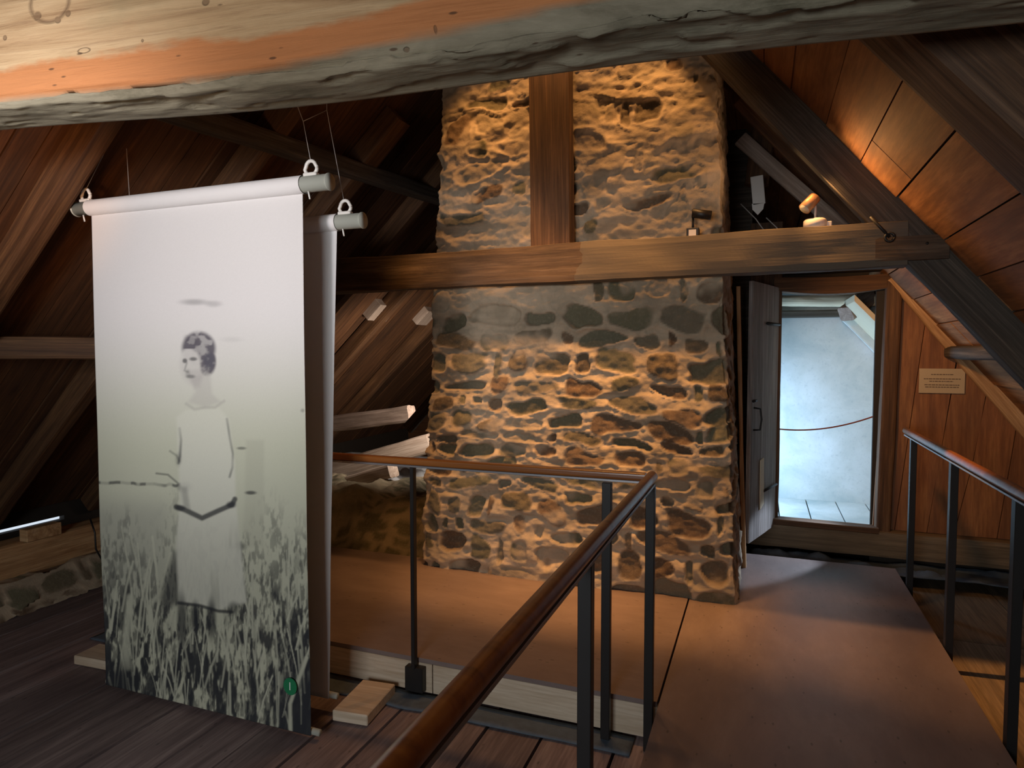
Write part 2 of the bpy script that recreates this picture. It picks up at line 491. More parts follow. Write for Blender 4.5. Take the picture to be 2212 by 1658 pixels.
def boards(name, L, W, widths, mat, frame, thick=.025, gap=.004, lift=.004, cross=True, seed=1, skew=0.0):
    """a field of boards in one mesh: local X along the boards (0..L), local Y across (0..W); top side faces +Z local"""
    r = random.Random(seed); V = []; F = []; tone = []; y = 0.0; k = 0
    while y < W:
        w = r.uniform(*widths); y1 = min(W, y+w)
        xs = [0, L]
        if cross:
            x = r.uniform(.8, 2.6)
            while x < L-.5:
                xs.insert(-1, x); x += r.uniform(1.8, 3.2)
        for a, b in zip(xs[:-1], xs[1:]):
            t = r.uniform(-.28, .3); dz = r.uniform(-lift, lift)
            s = len(V)
            for z in (dz, dz-thick):
                for (px, py) in ((a+gap*.5, y+gap*.5), (b-gap*.5, y+gap*.5), (b-gap*.5, y1-gap*.5), (a+gap*.5, y1-gap*.5)):
                    V.append((px, py, z)); tone.append(t)
            F += [(s, s+1, s+2, s+3), (s+7, s+6, s+5, s+4), (s, s+4, s+5, s+1), (s+1, s+5, s+6, s+2), (s+2, s+6, s+7, s+3), (s+3, s+7, s+4, s)]
        y = y1
    return raw(name, V, F, mat, None, False, {'tone': tone}, frame)


def mat_axes(x, y, o):
    x, y = Vector(x).normalized(), Vector(y).normalized(); z = x.cross(y)
    m = Matrix((x, y, z)).transposed().to_4x4(); m.translation = Vector(o); return m


# ------------------------------------------------------------------ roof planes
MR, ZR = 1.18, 3.156            # right slope underside: z = ZR - MR * X
ML, ZL0, XL0 = 0.95, 4.30, -1.27  # left slope underside: z = ZL0 + ML * (X - XL0)


def zr(x): return ZR - MR*x
def zl(x): return ZL0 + ML*(x-XL0)


XRIDGE = (ZR - ZL0 + ML*XL0)/(ML+MR)
ZRIDGE = zr(XRIDGE)
Y0, Y1 = -2.5, 9.6
# left slope: boards run down the slope
xe = -5.58
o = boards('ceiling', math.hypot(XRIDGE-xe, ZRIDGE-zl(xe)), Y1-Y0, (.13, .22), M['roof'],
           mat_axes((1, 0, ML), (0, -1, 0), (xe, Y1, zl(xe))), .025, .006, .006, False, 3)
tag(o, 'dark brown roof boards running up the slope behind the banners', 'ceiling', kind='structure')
# right slope: wide boards run along the ridge
L = Y1-Y0
xr = 3.0
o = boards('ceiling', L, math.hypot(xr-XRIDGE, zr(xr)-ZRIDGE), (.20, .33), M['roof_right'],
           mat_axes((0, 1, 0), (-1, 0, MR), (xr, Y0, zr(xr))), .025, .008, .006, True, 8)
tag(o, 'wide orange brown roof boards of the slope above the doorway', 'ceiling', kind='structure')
# roof covering that closes the slopes against the sky
th = .10
prism('ceiling', [(xe, zl(xe)+.05), (XRIDGE, ZRIDGE+.06), (xr, zr(xr)+.05), (xr+.05, zr(xr)+th+.1), (XRIDGE, ZRIDGE+.25), (xe-.05, zl(xe)+th+.1)],
      'Y', Y0, Y1, M['dark'])
tag(bpy.data.objects['ceiling.002'], 'dark roof covering over both slopes', 'ceiling', kind='structure')

# ------------------------------------------------------------------ floor
o = boards('floor', Y1-Y0, 9.0, (.22, .33), M['floor'], mat_axes((0, 1, 0), (-1, 0, 0), (3.1, Y0, -.19)), .03, .015, .004, False, 5)
tag(o, 'grey brown floor boards under the walkway', 'floor', kind='structure')
o = box('floor', (-5.95, Y0, -.36), (3.1, Y1, -.235), M['dark'], bevel=0)
tag(o, 'dark subfloor showing in the gaps of the boards', 'floor', kind='structure')

# ------------------------------------------------------------------ outer walls
o = box('wall_right', (2.86, Y0, -.3), (2.96, Y1, .05), M['dark'], bevel=0); tag(o, 'low dark board wall at the eaves of the door side', 'wall', kind='structure')
o = prism('wall_rear', [(xe, -.3), (xe, zl(xe)+.1), (XRIDGE, ZRIDGE+.1), (xr, zr(xr)+.1), (xr, -.3)], 'Y', Y1, Y1+.1, M['roof'])
tag(o, 'far gable wall of dark boards beyond the chimney', 'wall', kind='structure')
# gable behind the camera, with an unseen window added for the fill lamp
wx0, wx1, wz0, wz1 = -1.6, -.2, 1.0, 2.2
for nm, poly in (('a', [(xe, -.3), (xe, zl(xe)+.1), (wx0, zl(wx0)+.1), (wx0, -.3)]),
                 ('b', [(wx0, -.3), (wx0, wz0), (wx1, wz0), (wx1, -.3)]),
                 ('c', [(wx0, wz1), (wx0, zl(wx0)+.1), (XRIDGE, ZRIDGE+.1), (wx1, zr(wx1)+.1), (wx1, wz1)]),
                 ('d', [(wx1, -.3), (wx1, zr(wx1)+.1), (xr, zr(xr)+.1), (xr, -.3)])):
    o = prism('wall_front', poly, 'Y', Y0-.1, Y0, M['roof']); tag(o, 'gable wall of dark boards around the small window', 'wall', kind='structure')
wf = box('window_1', (wx0, Y0-.08, wz0), (wx1, Y0-.03, wz0+.05), M['trim'], bevel=.004)
tag(wf, 'small unseen gable window added behind the viewer', 'window', kind='structure')
for lo, hi in (((wx0, Y0-.08, wz1-.05), (wx1, Y0-.03, wz1)), ((wx0, Y0-.08, wz0), (wx0+.05, Y0-.03, wz1)), ((wx1-.05, Y0-.08, wz0), (wx1, Y0-.03, wz1)), ((-.92, Y0-.07, wz0), (-.88, Y0-.04, wz1))):
    into(wf, box('window_frame', lo, hi, M['trim']))

# left eaves wall, with the slit of daylight under the roof
for lo, hi, t in (((-5.56, Y0, -.3), (-5.50, 3.25, .27), 'dark low wall at the eaves beside the banners'), ((-5.56, 3.80, -.3), (-5.50, Y1, .27), 'dark low wall at the eaves further along'),
                  ((-5.56, 3.25, -.3), (-5.50, 3.80, .125), 'short stretch of eaves wall under the daylight slit'), ((-5.56, 3.25, .160), (-5.50, 3.80, .27), 'board above the daylight slit')):
    o = box('wall_left', lo, hi, M['dark'], bevel=0); tag(o, t, 'wall', kind='structure')


# ------------------------------------------------------------------ rubble height field
def rubble(U, V, w, hgt, seed, plaster_z=1.9, amp=1.0):
    """U, V flat arrays (across, up) -> relief, stone mask, hue"""
    r = random.Random(seed)
    p3 = np.c_[U, V, np.full(len(U), seed*1.7)]
    warp = (fbm(p3*np.array([1.6, 2, 1]), 1.5, 3)-.5)*1.8
    Uw = U + (fbm(p3+5, 5.0, 3)-.5)*.07; Vw = V + warp*.10
    mortar = (fbm(p3*np.array([.8, 2.6, 1]), 4.2, 5)-.5)*.085 + (fbm(p3*np.array([1, 1.8, 1]), 16, 4)-.5)*.034
    relief = mortar.copy(); mask = np.zeros(len(U)); hue = np.full(len(U), .5)
    z = -.02
    order = np.argsort(Vw); Vs = Vw[order]
    while z < hgt+.1:
        ch = r.uniform(.08, .19); x = -.1 - r.uniform(0, .15)
        while x < w+.1:
            sw = r.uniform(.14, .42) if r.random() < .8 else r.uniform(.07, .12)
            cz = z+ch/2+r.uniform(-.02, .02); cx = x+sw/2
            gap = r.uniform(.013, .042)
            hw, hh = max(.02, sw/2-gap), max(.018, ch/2-gap*r.uniform(.5, .9))
            ang = r.uniform(-.14, .14); e = r.uniform(2.4, 4.0)
            cover = cz > plaster_z and r.random() < .74
            lo, hi = np.searchsorted(Vs, cz-ch), np.searchsorted(Vs, cz+ch)
            idx = order[lo:hi]; idx = idx[np.abs(Uw[idx]-cx) < hw*1.5+.03]
            if len(idx) and not (cover and r.random() < .6):
                du, dv = Uw[idx]-cx, Vw[idx]-cz
                a, b = du*math.cos(ang)+dv*math.sin(ang), -du*math.sin(ang)+dv*math.cos(ang)
                # wedge shaped stones
                b = b/(1+r.uniform(-.35, .35)*a/hw)
                d = (np.abs(a/hw)**e + np.abs(b/hh)**e)**(1/e)
                d = d + (fbm(p3[idx]*np.array([1, 1.3, 1])+2, 11, 3)-.5)*.55
                m = 1-sstep(.90, 1.06, d)
                out = r.uniform(-.045, .012) if not cover else r.uniform(-.006, .003)
                if cz > plaster_z: out = max(out, -.018)
                body = out + (1-np.clip(d, 0, 1)**2)*r.uniform(.0, .010) + b/hh*r.uniform(-.010, .004) + a/hw*r.uniform(-.008, .008) + \
                    (fbm(p3[idx]*np.array([1, 1.6, 1])+r.random()*9, 16, 4)-.5)*.036
                relief[idx] = relief[idx]*(1-m) + body*m
                # mortar lip under and over the stone
                lip = np.exp(-((d-1.12)/.13)**2)
                relief[idx] += lip*.005*np.where(b < 0, 1.6, .2)
                mask[idx] = np.maximum(mask[idx]*(1-m), m*(.3 if cover else 1.0))
                h = r.random(); hue[idx] = np.where(m > .3, h, hue[idx])
            x += sw
        z += ch
    smear = sstep(.56, .66, fbm(p3+31, 3.2, 4))
    mask = mask*(1-.75*smear); relief = relief*(1-.25*smear)+smear*.008
    return relief*amp, np.clip(mask, 0, 1), hue


# chimney: tapers upwards; one mesh wrapped round left side, front and right side
CH_Y, CH_D, CH_TOP = 4.145, .95, 4.15


def cxl(z): return -2.285 + .056*z
def cxr(z): return -.115 - .052*z*(z > 0)


res = .0105
nv = int((CH_TOP+.2)/res)
segs = []  # (kind, count)
wfront = 2.17
nf = int(wfront/res); nside = int(CH_D/.02)
nr = int(.55/res)
cols_u = np.concatenate([np.linspace(0, CH_D, nside, endpoint=False), CH_D+np.linspace(0, wfront, nf, endpoint=False), CH_D+wfront+np.linspace(0, CH_D, nr*2)])
nu = len(cols_u)
zv = np.linspace(-.003, CH_TOP, nv)
UU, ZZ = np.meshgrid(cols_u, zv); UU, ZZ = UU.ravel(), ZZ.ravel()
rel, msk, hue = rubble(UU, ZZ+.2, CH_D*2+wfront, CH_TOP+.2, 4, plaster_z=2.0)
lz, rz_ = -2.285+.056*ZZ, -.115-.050*np.maximum(ZZ, 0)
wid = (rz_-lz)
tf = np.clip((UU-CH_D)/wfront, 0, 1)
on_l = UU < CH_D; on_r = UU > CH_D+wfront
X = np.where(on_l, lz, np.where(on_r, rz_, lz+wid*tf))
Y = np.where(on_l, CH_Y+(CH_D-UU), np.where(on_r, CH_Y+(UU-CH_D-wfront), CH_Y))
cr = .05
# soft corners + outward normals
nx = np.where(on_l, -1.0, np.where(on_r, 1.0, 0)); ny = np.where(on_l | on_r, 0, -1.0)
dl = np.abs(UU-CH_D); dr = np.abs(UU-CH_D-wfront)
kl = np.exp(-(dl/cr)**2); kr = np.exp(-(dr/cr)**2)
nx = nx*(1-np.minimum(1, kl+kr)) + (-.7*kl + .7*kr); ny = ny*(1-np.minimum(1, kl+kr)) - .7*(kl+kr)
rel2 = rel*np.where(on_r | on_l, .7, 1.0) - .018*(kl+kr)
X = X + nx*rel2; Y = Y + ny*rel2
idx = np.arange(nv*nu).reshape(nv, nu)
F = np.stack([idx[:-1, :-1], idx[:-1, 1:], idx[1:, 1:], idx[1:, :-1]], -1).reshape(-1, 4)
V = np.c_[X, Y, ZZ]
V2 = np.r_[V, [[-2.0, CH_Y+CH_D, CH_TOP], [-.3, CH_Y+CH_D, CH_TOP]]]
chim = raw('stone_chimney', V, F.tolist(), M['stone'], None, True, {'stone': msk, 'hue': hue})
tag(chim, 'massive rubble stone chimney standing on the walkway behind the collar beam', 'chimney')
# wooden batten at its door side corner
o = beam('corner_batten', (-.095, CH_Y+.80, -.02), (-.165, CH_Y+.80, 2.0), .03, .06, M['trim'], up=(0, 1, 0), rough=.006, parent=None); into(chim, o)

# ------------------------------------------------------------------ great beam in the foreground
pf0, pf1 = Vector((-2.491, 1.542, 2.3)), Vector((.554, 1.881, 2.3))
dirb = (pf1-pf0).normalized()
nrm = Vector((0, 0, 1)).cross(dirb)      # towards the chimney
GW, GH = .20, .42
p0 = pf0 - dirb*2.3 - nrm*GW; Lb = (pf1-pf0).length + 3.3
mfr = mat_axes(dirb, nrm, p0)
nl = int(Lb/.014)
# profile: underside far -> near edge -> up the face -> top -> back
prof = [(GW, 0.0)]
for j in range(1, 26): prof.append((GW*(1-j/26), 0.0))
prof.append((0, 0.0))
for j in range(1, 34): prof.append((0, GH*j/34))
prof += [(0, GH), (GW*.5, GH), (GW, GH), (GW, GH*.66), (GW, GH*.33)]
prof = np.array(prof); n = len(prof)
xs = np.linspace(0, Lb, nl+1)
XX = np.repeat(xs, n); PY = np.tile(prof[:, 0], nl+1); PZ = np.tile(prof[:, 1], nl+1)
P3 = np.c_[XX, PY, PZ]
under = PZ < 1e-6
# ragged arris: distance from the near lower edge
d_e = np.hypot(PY, PZ)
cut = .018 + .035*fbm(np.c_[XX, XX*0, XX*0]*3.1, 1, 4)
push = np.clip(cut-d_e, 0, None)
rough_u = (fbm(P3*np.array([2.5, 8, 8]), 2.4, 5)-.5)*.032
flake = sstep(.50, .56, fbm(P3*np.array([2.2, 8, 8])+3, 1.8, 4))*.014
rough_f = (fbm(P3*np.array([1.2, 5, 5])+9, 2.4, 4)-.5)*.014
wide = .055*sstep(2.8, 5.0, XX)
fade = sstep(0, .05, GW-PY)
bark = np.where(under, 1.0, 1-sstep(.0, .012, PZ - (.006 + wide*1.6 + .030*(fbm(P3*np.array([3, 3, 3])+21, 2.5, 4)-.42))))
PY2 = PY + np.where(under, push*.6, rough_f*(d_e > .001) + push*.75 + .02*bark)
PZ2 = PZ + np.where(under, (rough_u + flake)*fade*.8 + push*.5, push*.3)
bow = .010*np.sin(XX*1.3)+.008*np.sin(XX*2.9+1)
Vb = np.c_[XX, PY2, PZ2 + bow]
idx = np.arange((nl+1)*n).reshape(nl+1, n)
A, B = idx[:-1], idx[1:]
F = np.stack([A, B, np.roll(B, -1, 1), np.roll(A, -1, 1)], -1).reshape(-1, 4).tolist()
F.append(idx[0].tolist()); F.append(idx[-1].tolist()[::-1])
o = raw('tie_beam', Vb, F, M['great'], None, True, {'bark': bark}, mfr)
tag(o, 'huge pale hewn tie beam with bare orange strip and grey barky underside, across the top', 'beam')

# ------------------------------------------------------------------ collar beam, king post, rafters, purlins
cb = beam('collar_beam', (-3.55, 4.02, 2.075), (.70, 4.02, 2.105), .13, .235, M['collar'], rough=.008, step=.03, roundness=.12)
tag(cb, 'long grey brown collar beam crossing in front of the stone chimney', 'beam')
o = beam('tenon', (.55, 3.985, 2.078), (.885, 3.985, 2.080), .06, .125, M['collar'], rough=.002, roundness=.06); into(cb, o)
for p in ((1862, 528), (2003, 525)):
    a = at(*p, Y=3.955); tube('peg_hole', [a, a+Vector((0, .01, 0))], .008, M['iron'], cb, 8)
a, b = at(1880, 468, Y=3.93), at(1922, 512, Y=3.93)
tube('iron_hook', [a, a.lerp(b, .5), b], .008, M['iron'], cb, 8)
tube('iron_ring', [b+Vector((math.cos(t)*.022, 0, math.sin(t)*.022)) for t in np.linspace(0, 6.28, 14)], .007, M['iron'], cb, 6)

kp = beam('king_post', (-1.262, 4.055, 2.195), (-1.295, 4.055, ZRIDGE-.3), .115, .265, M['post'], up=(1, 0, 0), rough=.006, step=.04, roundness=.10)
tag(kp, 'upright orange brown king post standing on the collar beam', 'post')


def rafter(side, y, w, d, mat, label, x_low, x_high=None, step=.06, rough=.006, group=None, roundness=.12):
    m_, zf, s = (MR, zr, 1) if side == 'r' else (ML, zl, -1)
    c = math.cos(math.atan(m_)); xh = XRIDGE + .05*s if x_high is None else x_high
    dv = d/2/c
    a = (x_low, y, zf(x_low)-dv-.004); b = (xh, y, zf(xh)-dv-.004)
    o = beam('rafter', a, b, w, d, mat, up=(0, 0, 1), rough=rough, step=step, roundness=roundness)
    return tag(o, label, 'rafter', group)


rafter('r', 4.045, .12, .205, M['rafter_dark'], 'dark weathered rafter crossing the door end of the collar beam', 2.3, step=.04, rough=.007)
rafter('r', 2.25, .28, .205, M['post'], 'wide dark brown rafter nearest the tie beam on the doorway side', 2.3)
rafter('r', .55, .14, .18, M['rafter'], 'brown rafter of the doorway side close behind the tie beam', 2.3)
rafter('r', 7.4, .14, .16, M['rafter'], 'far brown rafter above the plastered room', -.1)
lab = ['brown rafter under the slope nearest the viewer', 'orange lit rafter just beside the first banner', 'dark rafter behind the first banner',
       'brown rafter meeting the purlin between banner and chimney', 'grey rafter behind the chimney side', 'pale lit rafter beyond the chimney', 'furthest rafter of the board slope beyond the chimney']
for y, t in zip((1.2, 2.25, 3.15, 4.02, 4.95, 5.85, 7.0), lab):
    rafter('l', y, .10 if y != 4.02 else .16, .15, M['rafter'], t, -5.45, x_high=-2.36 if y in (4.02, 4.95) else None, step=.08)
# purlin along the left slope and on the right slope
o = beam('purlin', (-2.81, .5, 2.62), (-2.53, 6.0, 2.89), .12, .11, M['rafter_dark'], rough=.006, step=.08)
tag(o, 'dark purlin running under the rafters between banner and chimney', 'purlin')
o = beam('purlin', (1.32, Y0+.02, 1.535), (1.32, 5.58, 1.535), .16, .085, M['rafter_dark'], rough=.006, step=.07, roundness=.3)
tag(o, 'dark purlin at eye height meeting the sloping trim of the plank wall', 'purlin')
# horizontal tie behind the banner
o = beam('cross_tie', (-4.15, 2.30, 1.565), (-3.0, 3.55, 1.56), .10, .13, M['rafter'], rough=.007)
tag(o, 'dark brown horizontal tie timber behind the edge of the banner', 'beam')

# ------------------------------------------------------------------ door wall: planks, lintel, jambs, sill
DY = 5.6
planks = [
    [(.81, .20), (.955, .20), (1.112, 1.742), (1.115, 1.90), (.885, 2.18), (.87, 2.0)],
    [(.960, .20), (1.165, .20), (1.320, 1.438), (1.325, 1.615), (1.118, 1.88), (1.117, 1.742)],
    [(1.170, .20), (1.335, .20), (1.437, .735), (1.510, 1.24), (1.515, 1.37), (1.33, 1.60)],
    [(1.340, .20), (1.60, .20), (1.68, .90), (1.70, 1.13), (1.52, 1.36), (1.442, .735)],
    [(1.605, .20), (1.85, .20), (1.92, .85), (1.705, 1.12), (1.685, .90)],
    [(1.855, .20), (2.10, .20), (2.12, .60), (1.925, .84)],
    [(2.105, .20), (2.38, .20), (2.40, .26), (2.125, .59)],
]
V = []; F = []; tone = []
for k_, poly in enumerate(planks):
    s = len(V); n = len(poly)
    for y in (DY, DY+.03):
        V += [(z, x, -y) for (x, z) in poly]; tone += [[-.1, .12, .02, .16, -.05, .1, 0][k_]]*n
    F.append(tuple(s+i for i in range(n))); F.append(tuple(s+n+i for i in range(n))[::-1])
    F += [(s+i, s+i+n, s+(i+1) % n+n, s+(i+1) % n) for i in range(n)]
# local X = world Z, local Y = world X, local Z = -world Y
m = Matrix(((0, 1, 0, 0), (0, 0, -1, 0), (1, 0, 0, 0), (0, 0, 0, 1)))
o = raw('wall_back', V, F, M['wall'], None, False, {'tone': tone}, m)
tag(o, 'wall of leaning orange brown planks beside the doorway', 'wall', kind='structure')
o = prism('wall_back', [(.80, .0), (.80, 2.1), (.90, 2.2), (2.55, .16), (2.55, -.2), (.80, -.2)], 'Y', DY+.04, DY+.08, M['dark'])
tag(o, 'dark backing boards in the gaps of the plank wall', 'wall', kind='structure')
# left part between chimney and doorway
o = box('wall_back', (-.55, DY, -.19), (-.09, DY+.04, 3.3), M['rafter_dark'], bevel=0); tag(o, 'dark boards between chimney and door jamb', 'wall', kind='structure')
o = beam('trim_1', (.02, DY+.01, .0), (.02, DY+.01, 2.55), .09, .24, M['post'], up=(1, 0, 0), rough=.006)
tag(o, 'brown jamb timber between chimney and door', 'trim', kind='structure')
o = beam('trim_2', (.872, DY-.01, .16), (.905, DY-.01, 2.08), .10, .10, M['rafter'], up=(1, 0, 0), rough=.005)
tag(o, 'brown jamb on the plank side of the doorway', 'trim', kind='structure')
# lintel, slightly bowed
V = []
pts = []
for i in range(15):
    t = i/14; x = .08+.84*t; sag = -.045*math.sin(math.pi*t)
    pts.append((x, sag))
V, F = [], []
for (x, s_) in pts:
    for (y, z) in ((DY-.05, 2.02+s_*.9), (DY+.12, 2.02+s_*.9), (DY+.12, 2.12), (DY-.05, 2.12+s_*.3)):
        V.append((x, y, z))
for i in range(14):
    for j in range(4):
        F.append((i*4+j, i*4+(j+1) % 4, (i+1)*4+(j+1) % 4, (i+1)*4+j))
F.append((3, 2, 1, 0)); F.append((56, 57, 58, 59))
o = raw('trim_3', V, F, M['rafter']); tag(o, 'bowed dark lintel over the doorway', 'trim', kind='structure')
o = beam('trim_4', (-.1, DY+.02, 2.185), (.85, DY+.02, 2.19), .16, .09, M['rafter_dark'], rough=.006); tag(o, 'rough dark timber above the lintel', 'trim', kind='structure')
o = beam('trim_5', (.895, DY-.035, 2.095), (2.30, DY-.035, .28), .075, .105, M['trim'], rough=.006, roundness=.4); tag(o, 'light sloping trim rail along the top of the plank wall', 'trim', kind='structure')
o = beam('trim_6', (-.15, DY-.02, .10), (2.6, DY-.02, .095), .13, .19, M['sill'], rough=.006, step=.05, roundness=.1); tag(o, 'long pale brown sill timber under plank wall and doorway', 'trim', kind='structure')
o = beam('trim_7', (.10, DY-.03, .205), (.84, DY-.03, .198), .12, .05, M['rafter'], rough=.004); tag(o, 'dark reddish threshold of the doorway', 'trim', kind='structure')

# door leaf, standing open towards the walkway
hx, hy, nx_, ny_ = .120, 5.56, -.066, 4.95
dvec = Vector((nx_-hx, ny_-hy, 0)); dl_ = dvec.length
fr = mat_axes((0, 0, 1), dvec.normalized(), (hx, hy, .165))
door = boards('door_1', 1.875, dl_, (.16, .24), M['door'], fr, .028, .003, .001, False, 2)
tag(door, 'weathered grey plank door standing open beside the chimney', 'door', kind='structure')
dn = Vector((0, 0, 1)).cross(dvec.normalized())   # face seen from the walkway
e = dvec.normalized()


def dp(s, z, off=.0): return Vector((hx, hy, 0)) + e*s + Vector((0, 0, z)) + dn*off


vis = 1 if dn.x > 0 else -1
hp = [dp(dl_-.05, 1.14, vis*.004), dp(dl_-.05, 1.135, vis*.05), dp(dl_-.05, 1.06, vis*.06), dp(dl_-.05, .985, vis*.05), dp(dl_-.05, .98, vis*.004)]
into(door, tube('door_handle', hp, .007, M['iron'], None, 8))
into(door, tube('door_latch', [dp(dl_-.08, 1.19, vis*.012), dp(dl_-.01, 1.19, vis*.012)], .010, M['iron'], None, 6))
a, b = dp(dl_-.30, .42, vis*.001), dp(dl_-.20, .76, vis*.001)
V = [dp(dl_-.31, .40, vis*.004), dp(dl_-.22, .37, vis*.004), dp(dl_-.21, .74, vis*.004), dp(dl_-.29, .75, vis*.004)]
V += [v+dn*vis*.006 for v in V]
into(door, raw('cream_patch', V, [(0, 1, 2, 3), (4, 5, 6, 7), (0, 4, 5, 1), (1, 5, 6, 2), (2, 6, 7, 3), (3, 7, 4, 0)], M['cream']))
for z in (.5, 1.75):
    into(door, tube('hinge', [dp(.02, z, vis*.012), dp(.34, z, vis*.012)], .011, M['iron'], None, 4))

# room behind the door
o = box('wall_room', (-.45, 6.65, .0), (1.9, 6.75, 2.14), M['plaster'], bevel=0); o.name = 'wall_far'; tag(o, 'bluish plaster wall seen through the doorway', 'wall', kind='structure')
o = box('wall_partition', (-.50, 5.66, .0), (-.42, 6.65, 2.14), M['plaster'], bevel=0); tag(o, 'plaster side wall of the small room', 'wall', kind='structure')
o = boards('floor', 1.1, 2.6, (.21, .26), M['plaster'], mat_axes((0, 1, 0), (-1, 0, 0), (2.1, 5.62, .165)), .03, .012, .001, False, 6)
tag(o, 'pale floor boards of the room behind the doorway', 'floor', kind='structure')
o = box('floor', (-.45, 5.62, .05), (2.1, 6.7, .13), M['dark'], bevel=0); tag(o, 'dark gaps under the pale room floor', 'floor', kind='structure')
o = prism('ceiling', [(.66, 1.93), (1.95, .51), (1.95, .56), (.66, 1.98)], 'Y', 5.70, 6.65, M['cream']); tag(o, 'cream sloping ceiling of the room behind the doorway', 'ceiling', kind='structure')
o = beam('trim_8', (.69, 6.60, 1.86), (1.75, 6.60, .70), .09, .09, M['plaster'], rough=.004, roundness=.1); tag(o, 'blue grey painted strip along the slope of the small room', 'trim', kind='structure')
o = beam('trim_9', (-.4, 6.60, 1.885), (.80, 6.60, 1.885), .08, .065, M['rafter_dark'], rough=.003); tag(o, 'brown timber across the top of the plaster wall', 'trim', kind='structure')
o = beam('ceiling_log', (-.4, 6.45, 2.01), (.95, 6.50, 1.99), .16, .11, M['cream'], rough=.012, roundness=.4); tag(o, 'whitewashed rough log at the ceiling of the room behind the doorway', 'beam')
o = beam('log_end', (.66, 6.28, 1.86), (.86, 6.48, 2.02), .14, .13, M['log'], rough=.008, roundness=.2); tag(o, 'sawn pale beam end at the corner of the small room ceiling', 'beam')
o = box('ceiling', (-.45, 5.66, 2.12), (.75, 6.65, 2.16), M['dark'], bevel=0); tag(o, 'dark flat ceiling of the small room', 'ceiling', kind='structure')

# barrier rope across the doorway
ra, rb = at(1672, 925, Y=DY+.06), at(1903, 893, Y=DY+.06)
pts = []
for i in range(21):
    t = i/20; p = ra.lerp(rb, t); p.z -= .10*4*t*(1-t)*.55; pts.append(p)
o = tube('barrier_rope', pts, .0055, M['rope'], None, 6); tag(o, 'thin red brown rope sagging across the open doorway', 'rope')

# notice on the plank wall
nt = empty('notice', (1.228, DY-.012, 1.33))
tag(nt, 'small tan paper notice pinned to the orange plank wall', 'notice')
into(nt, box('sheet', (1.085, DY-.014, 1.238), (1.372, DY-.006, 1.418), M['paper'], bevel=.001))
rr = random.Random(3)
for kk, (z, x0, x1) in enumerate(((1.372, 1.16, 1.30), (1.340, 1.115, 1.345), (1.322, 1.15, 1.30), (1.296, 1.12, 1.34), (1.280, 1.125, 1.335))):
    V, F = [], []; x = x0
    while x < x1:
        wln = rr.uniform(.008, .022); s = len(V)
        V += [(x, DY-.016, z), (min(x1, x+wln), DY-.016, z), (min(x1, x+wln), DY-.016, z+.006), (x, DY-.016, z+.006)]
        V += [(v[0], DY-.0135, v[2]) for v in V[s:s+4]]
        F += [(s, s+1, s+2, s+3), (s+7, s+6, s+5, s+4), (s, s+4, s+5, s+1), (s+1, s+5, s+6, s+2), (s+2, s+6, s+7, s+3), (s+3, s+7, s+4, s)]
        x += wln+.004
    into(nt, raw('text_line', V, F, M['ink']))

# ------------------------------------------------------------------ walkway
ww = empty('walkway', (.27, 2.0, 0)); tag(ww, 'raised reddish brown walkway deck leading to the doorway', 'walkway')
XW0, XW1, YWF = -.40, .915, 5.28
fr = mat_axes((0, 1, 0), (-1, 0, 0), (XW1, Y0+.3, 0))
o = boards('deck', YWF-Y0-.3, XW1-XW0-.002, (5, 6), M['deck'], fr, .022, .004, .0, False, 1); o.data.attributes['tone'].data.foreach_set('value', [0.0]*8); into(ww, o)
into(ww, box('side_board', (XW1-.035, Y0+.3, -.185), (XW1-.005, YWF, -.024), M['trim']))
into(ww, box('side_board', (XW0+.03, Y0+.3, -.185), (XW0+.06, YWF, -.024), M['wall']))
into(ww, box('end_board', (XW0+.03, YWF-.04, -.185), (XW1-.01, YWF-.01, -.024), M['wall']))
sw = empty('side_walkway', (-1.6, 3.4, 0)); tag(sw, 'raised reddish brown deck in front of the chimney with pale pine edge', 'walkway')
fr = mat_axes((-1, 0, 0), (0, -1, 0), (XW0-.004, 4.30, 0))
o = boards('deck', 3.35, 4.30-2.865, (5, 6), M['deck'], fr, .022, .004, .0, False, 1); o.data.attributes['tone'].data.foreach_set('value', [-.03]*8); into(sw, o)
for x0, x1 in ((-1.512, XW0-.004), (-3.75, -1.518)):
    into(sw, beam('pine_edge_board', (x0, 2.885, -.098), (x1, 2.885, -.098), .035, .148, M['pine'], rough=.001, roundness=.06))
o = beam('support_joist', (-3.7, 3.4, -.107), (-.45, 3.4, -.107), .06, .166, M['pine'], rough=.002); into(sw, o)
# daylit floor edge coloured as a blue grey strip; crumpled sheet at far wall


def sheet_strip(name, x0, x1, y0, y1, z, amp, label, seed):
    nx2, ny2 = int((x1-x0)/.025), max(4, int((y1-y0)/.02))
    gx, gy = np.meshgrid(np.linspace(x0, x1, nx2), np.linspace(y0, y1, ny2))
    gx, gy = gx.ravel(), gy.ravel()
    t = (gy-y0)/(y1-y0)
    p = np.c_[gx, gy, np.full(len(gx), seed)]
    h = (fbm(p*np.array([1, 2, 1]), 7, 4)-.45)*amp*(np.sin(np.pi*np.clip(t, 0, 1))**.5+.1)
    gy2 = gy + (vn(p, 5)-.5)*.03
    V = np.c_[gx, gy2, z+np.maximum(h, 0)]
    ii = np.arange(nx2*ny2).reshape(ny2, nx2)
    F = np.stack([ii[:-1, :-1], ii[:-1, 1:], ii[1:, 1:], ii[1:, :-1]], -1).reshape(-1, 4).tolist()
    o = raw(name, V, F, M['blue_grey'], None, True)
    md = o.modifiers.new('s', 'SOLIDIFY'); md.thickness = .006; md.offset = 1
    tag(o, label, 'sheet')


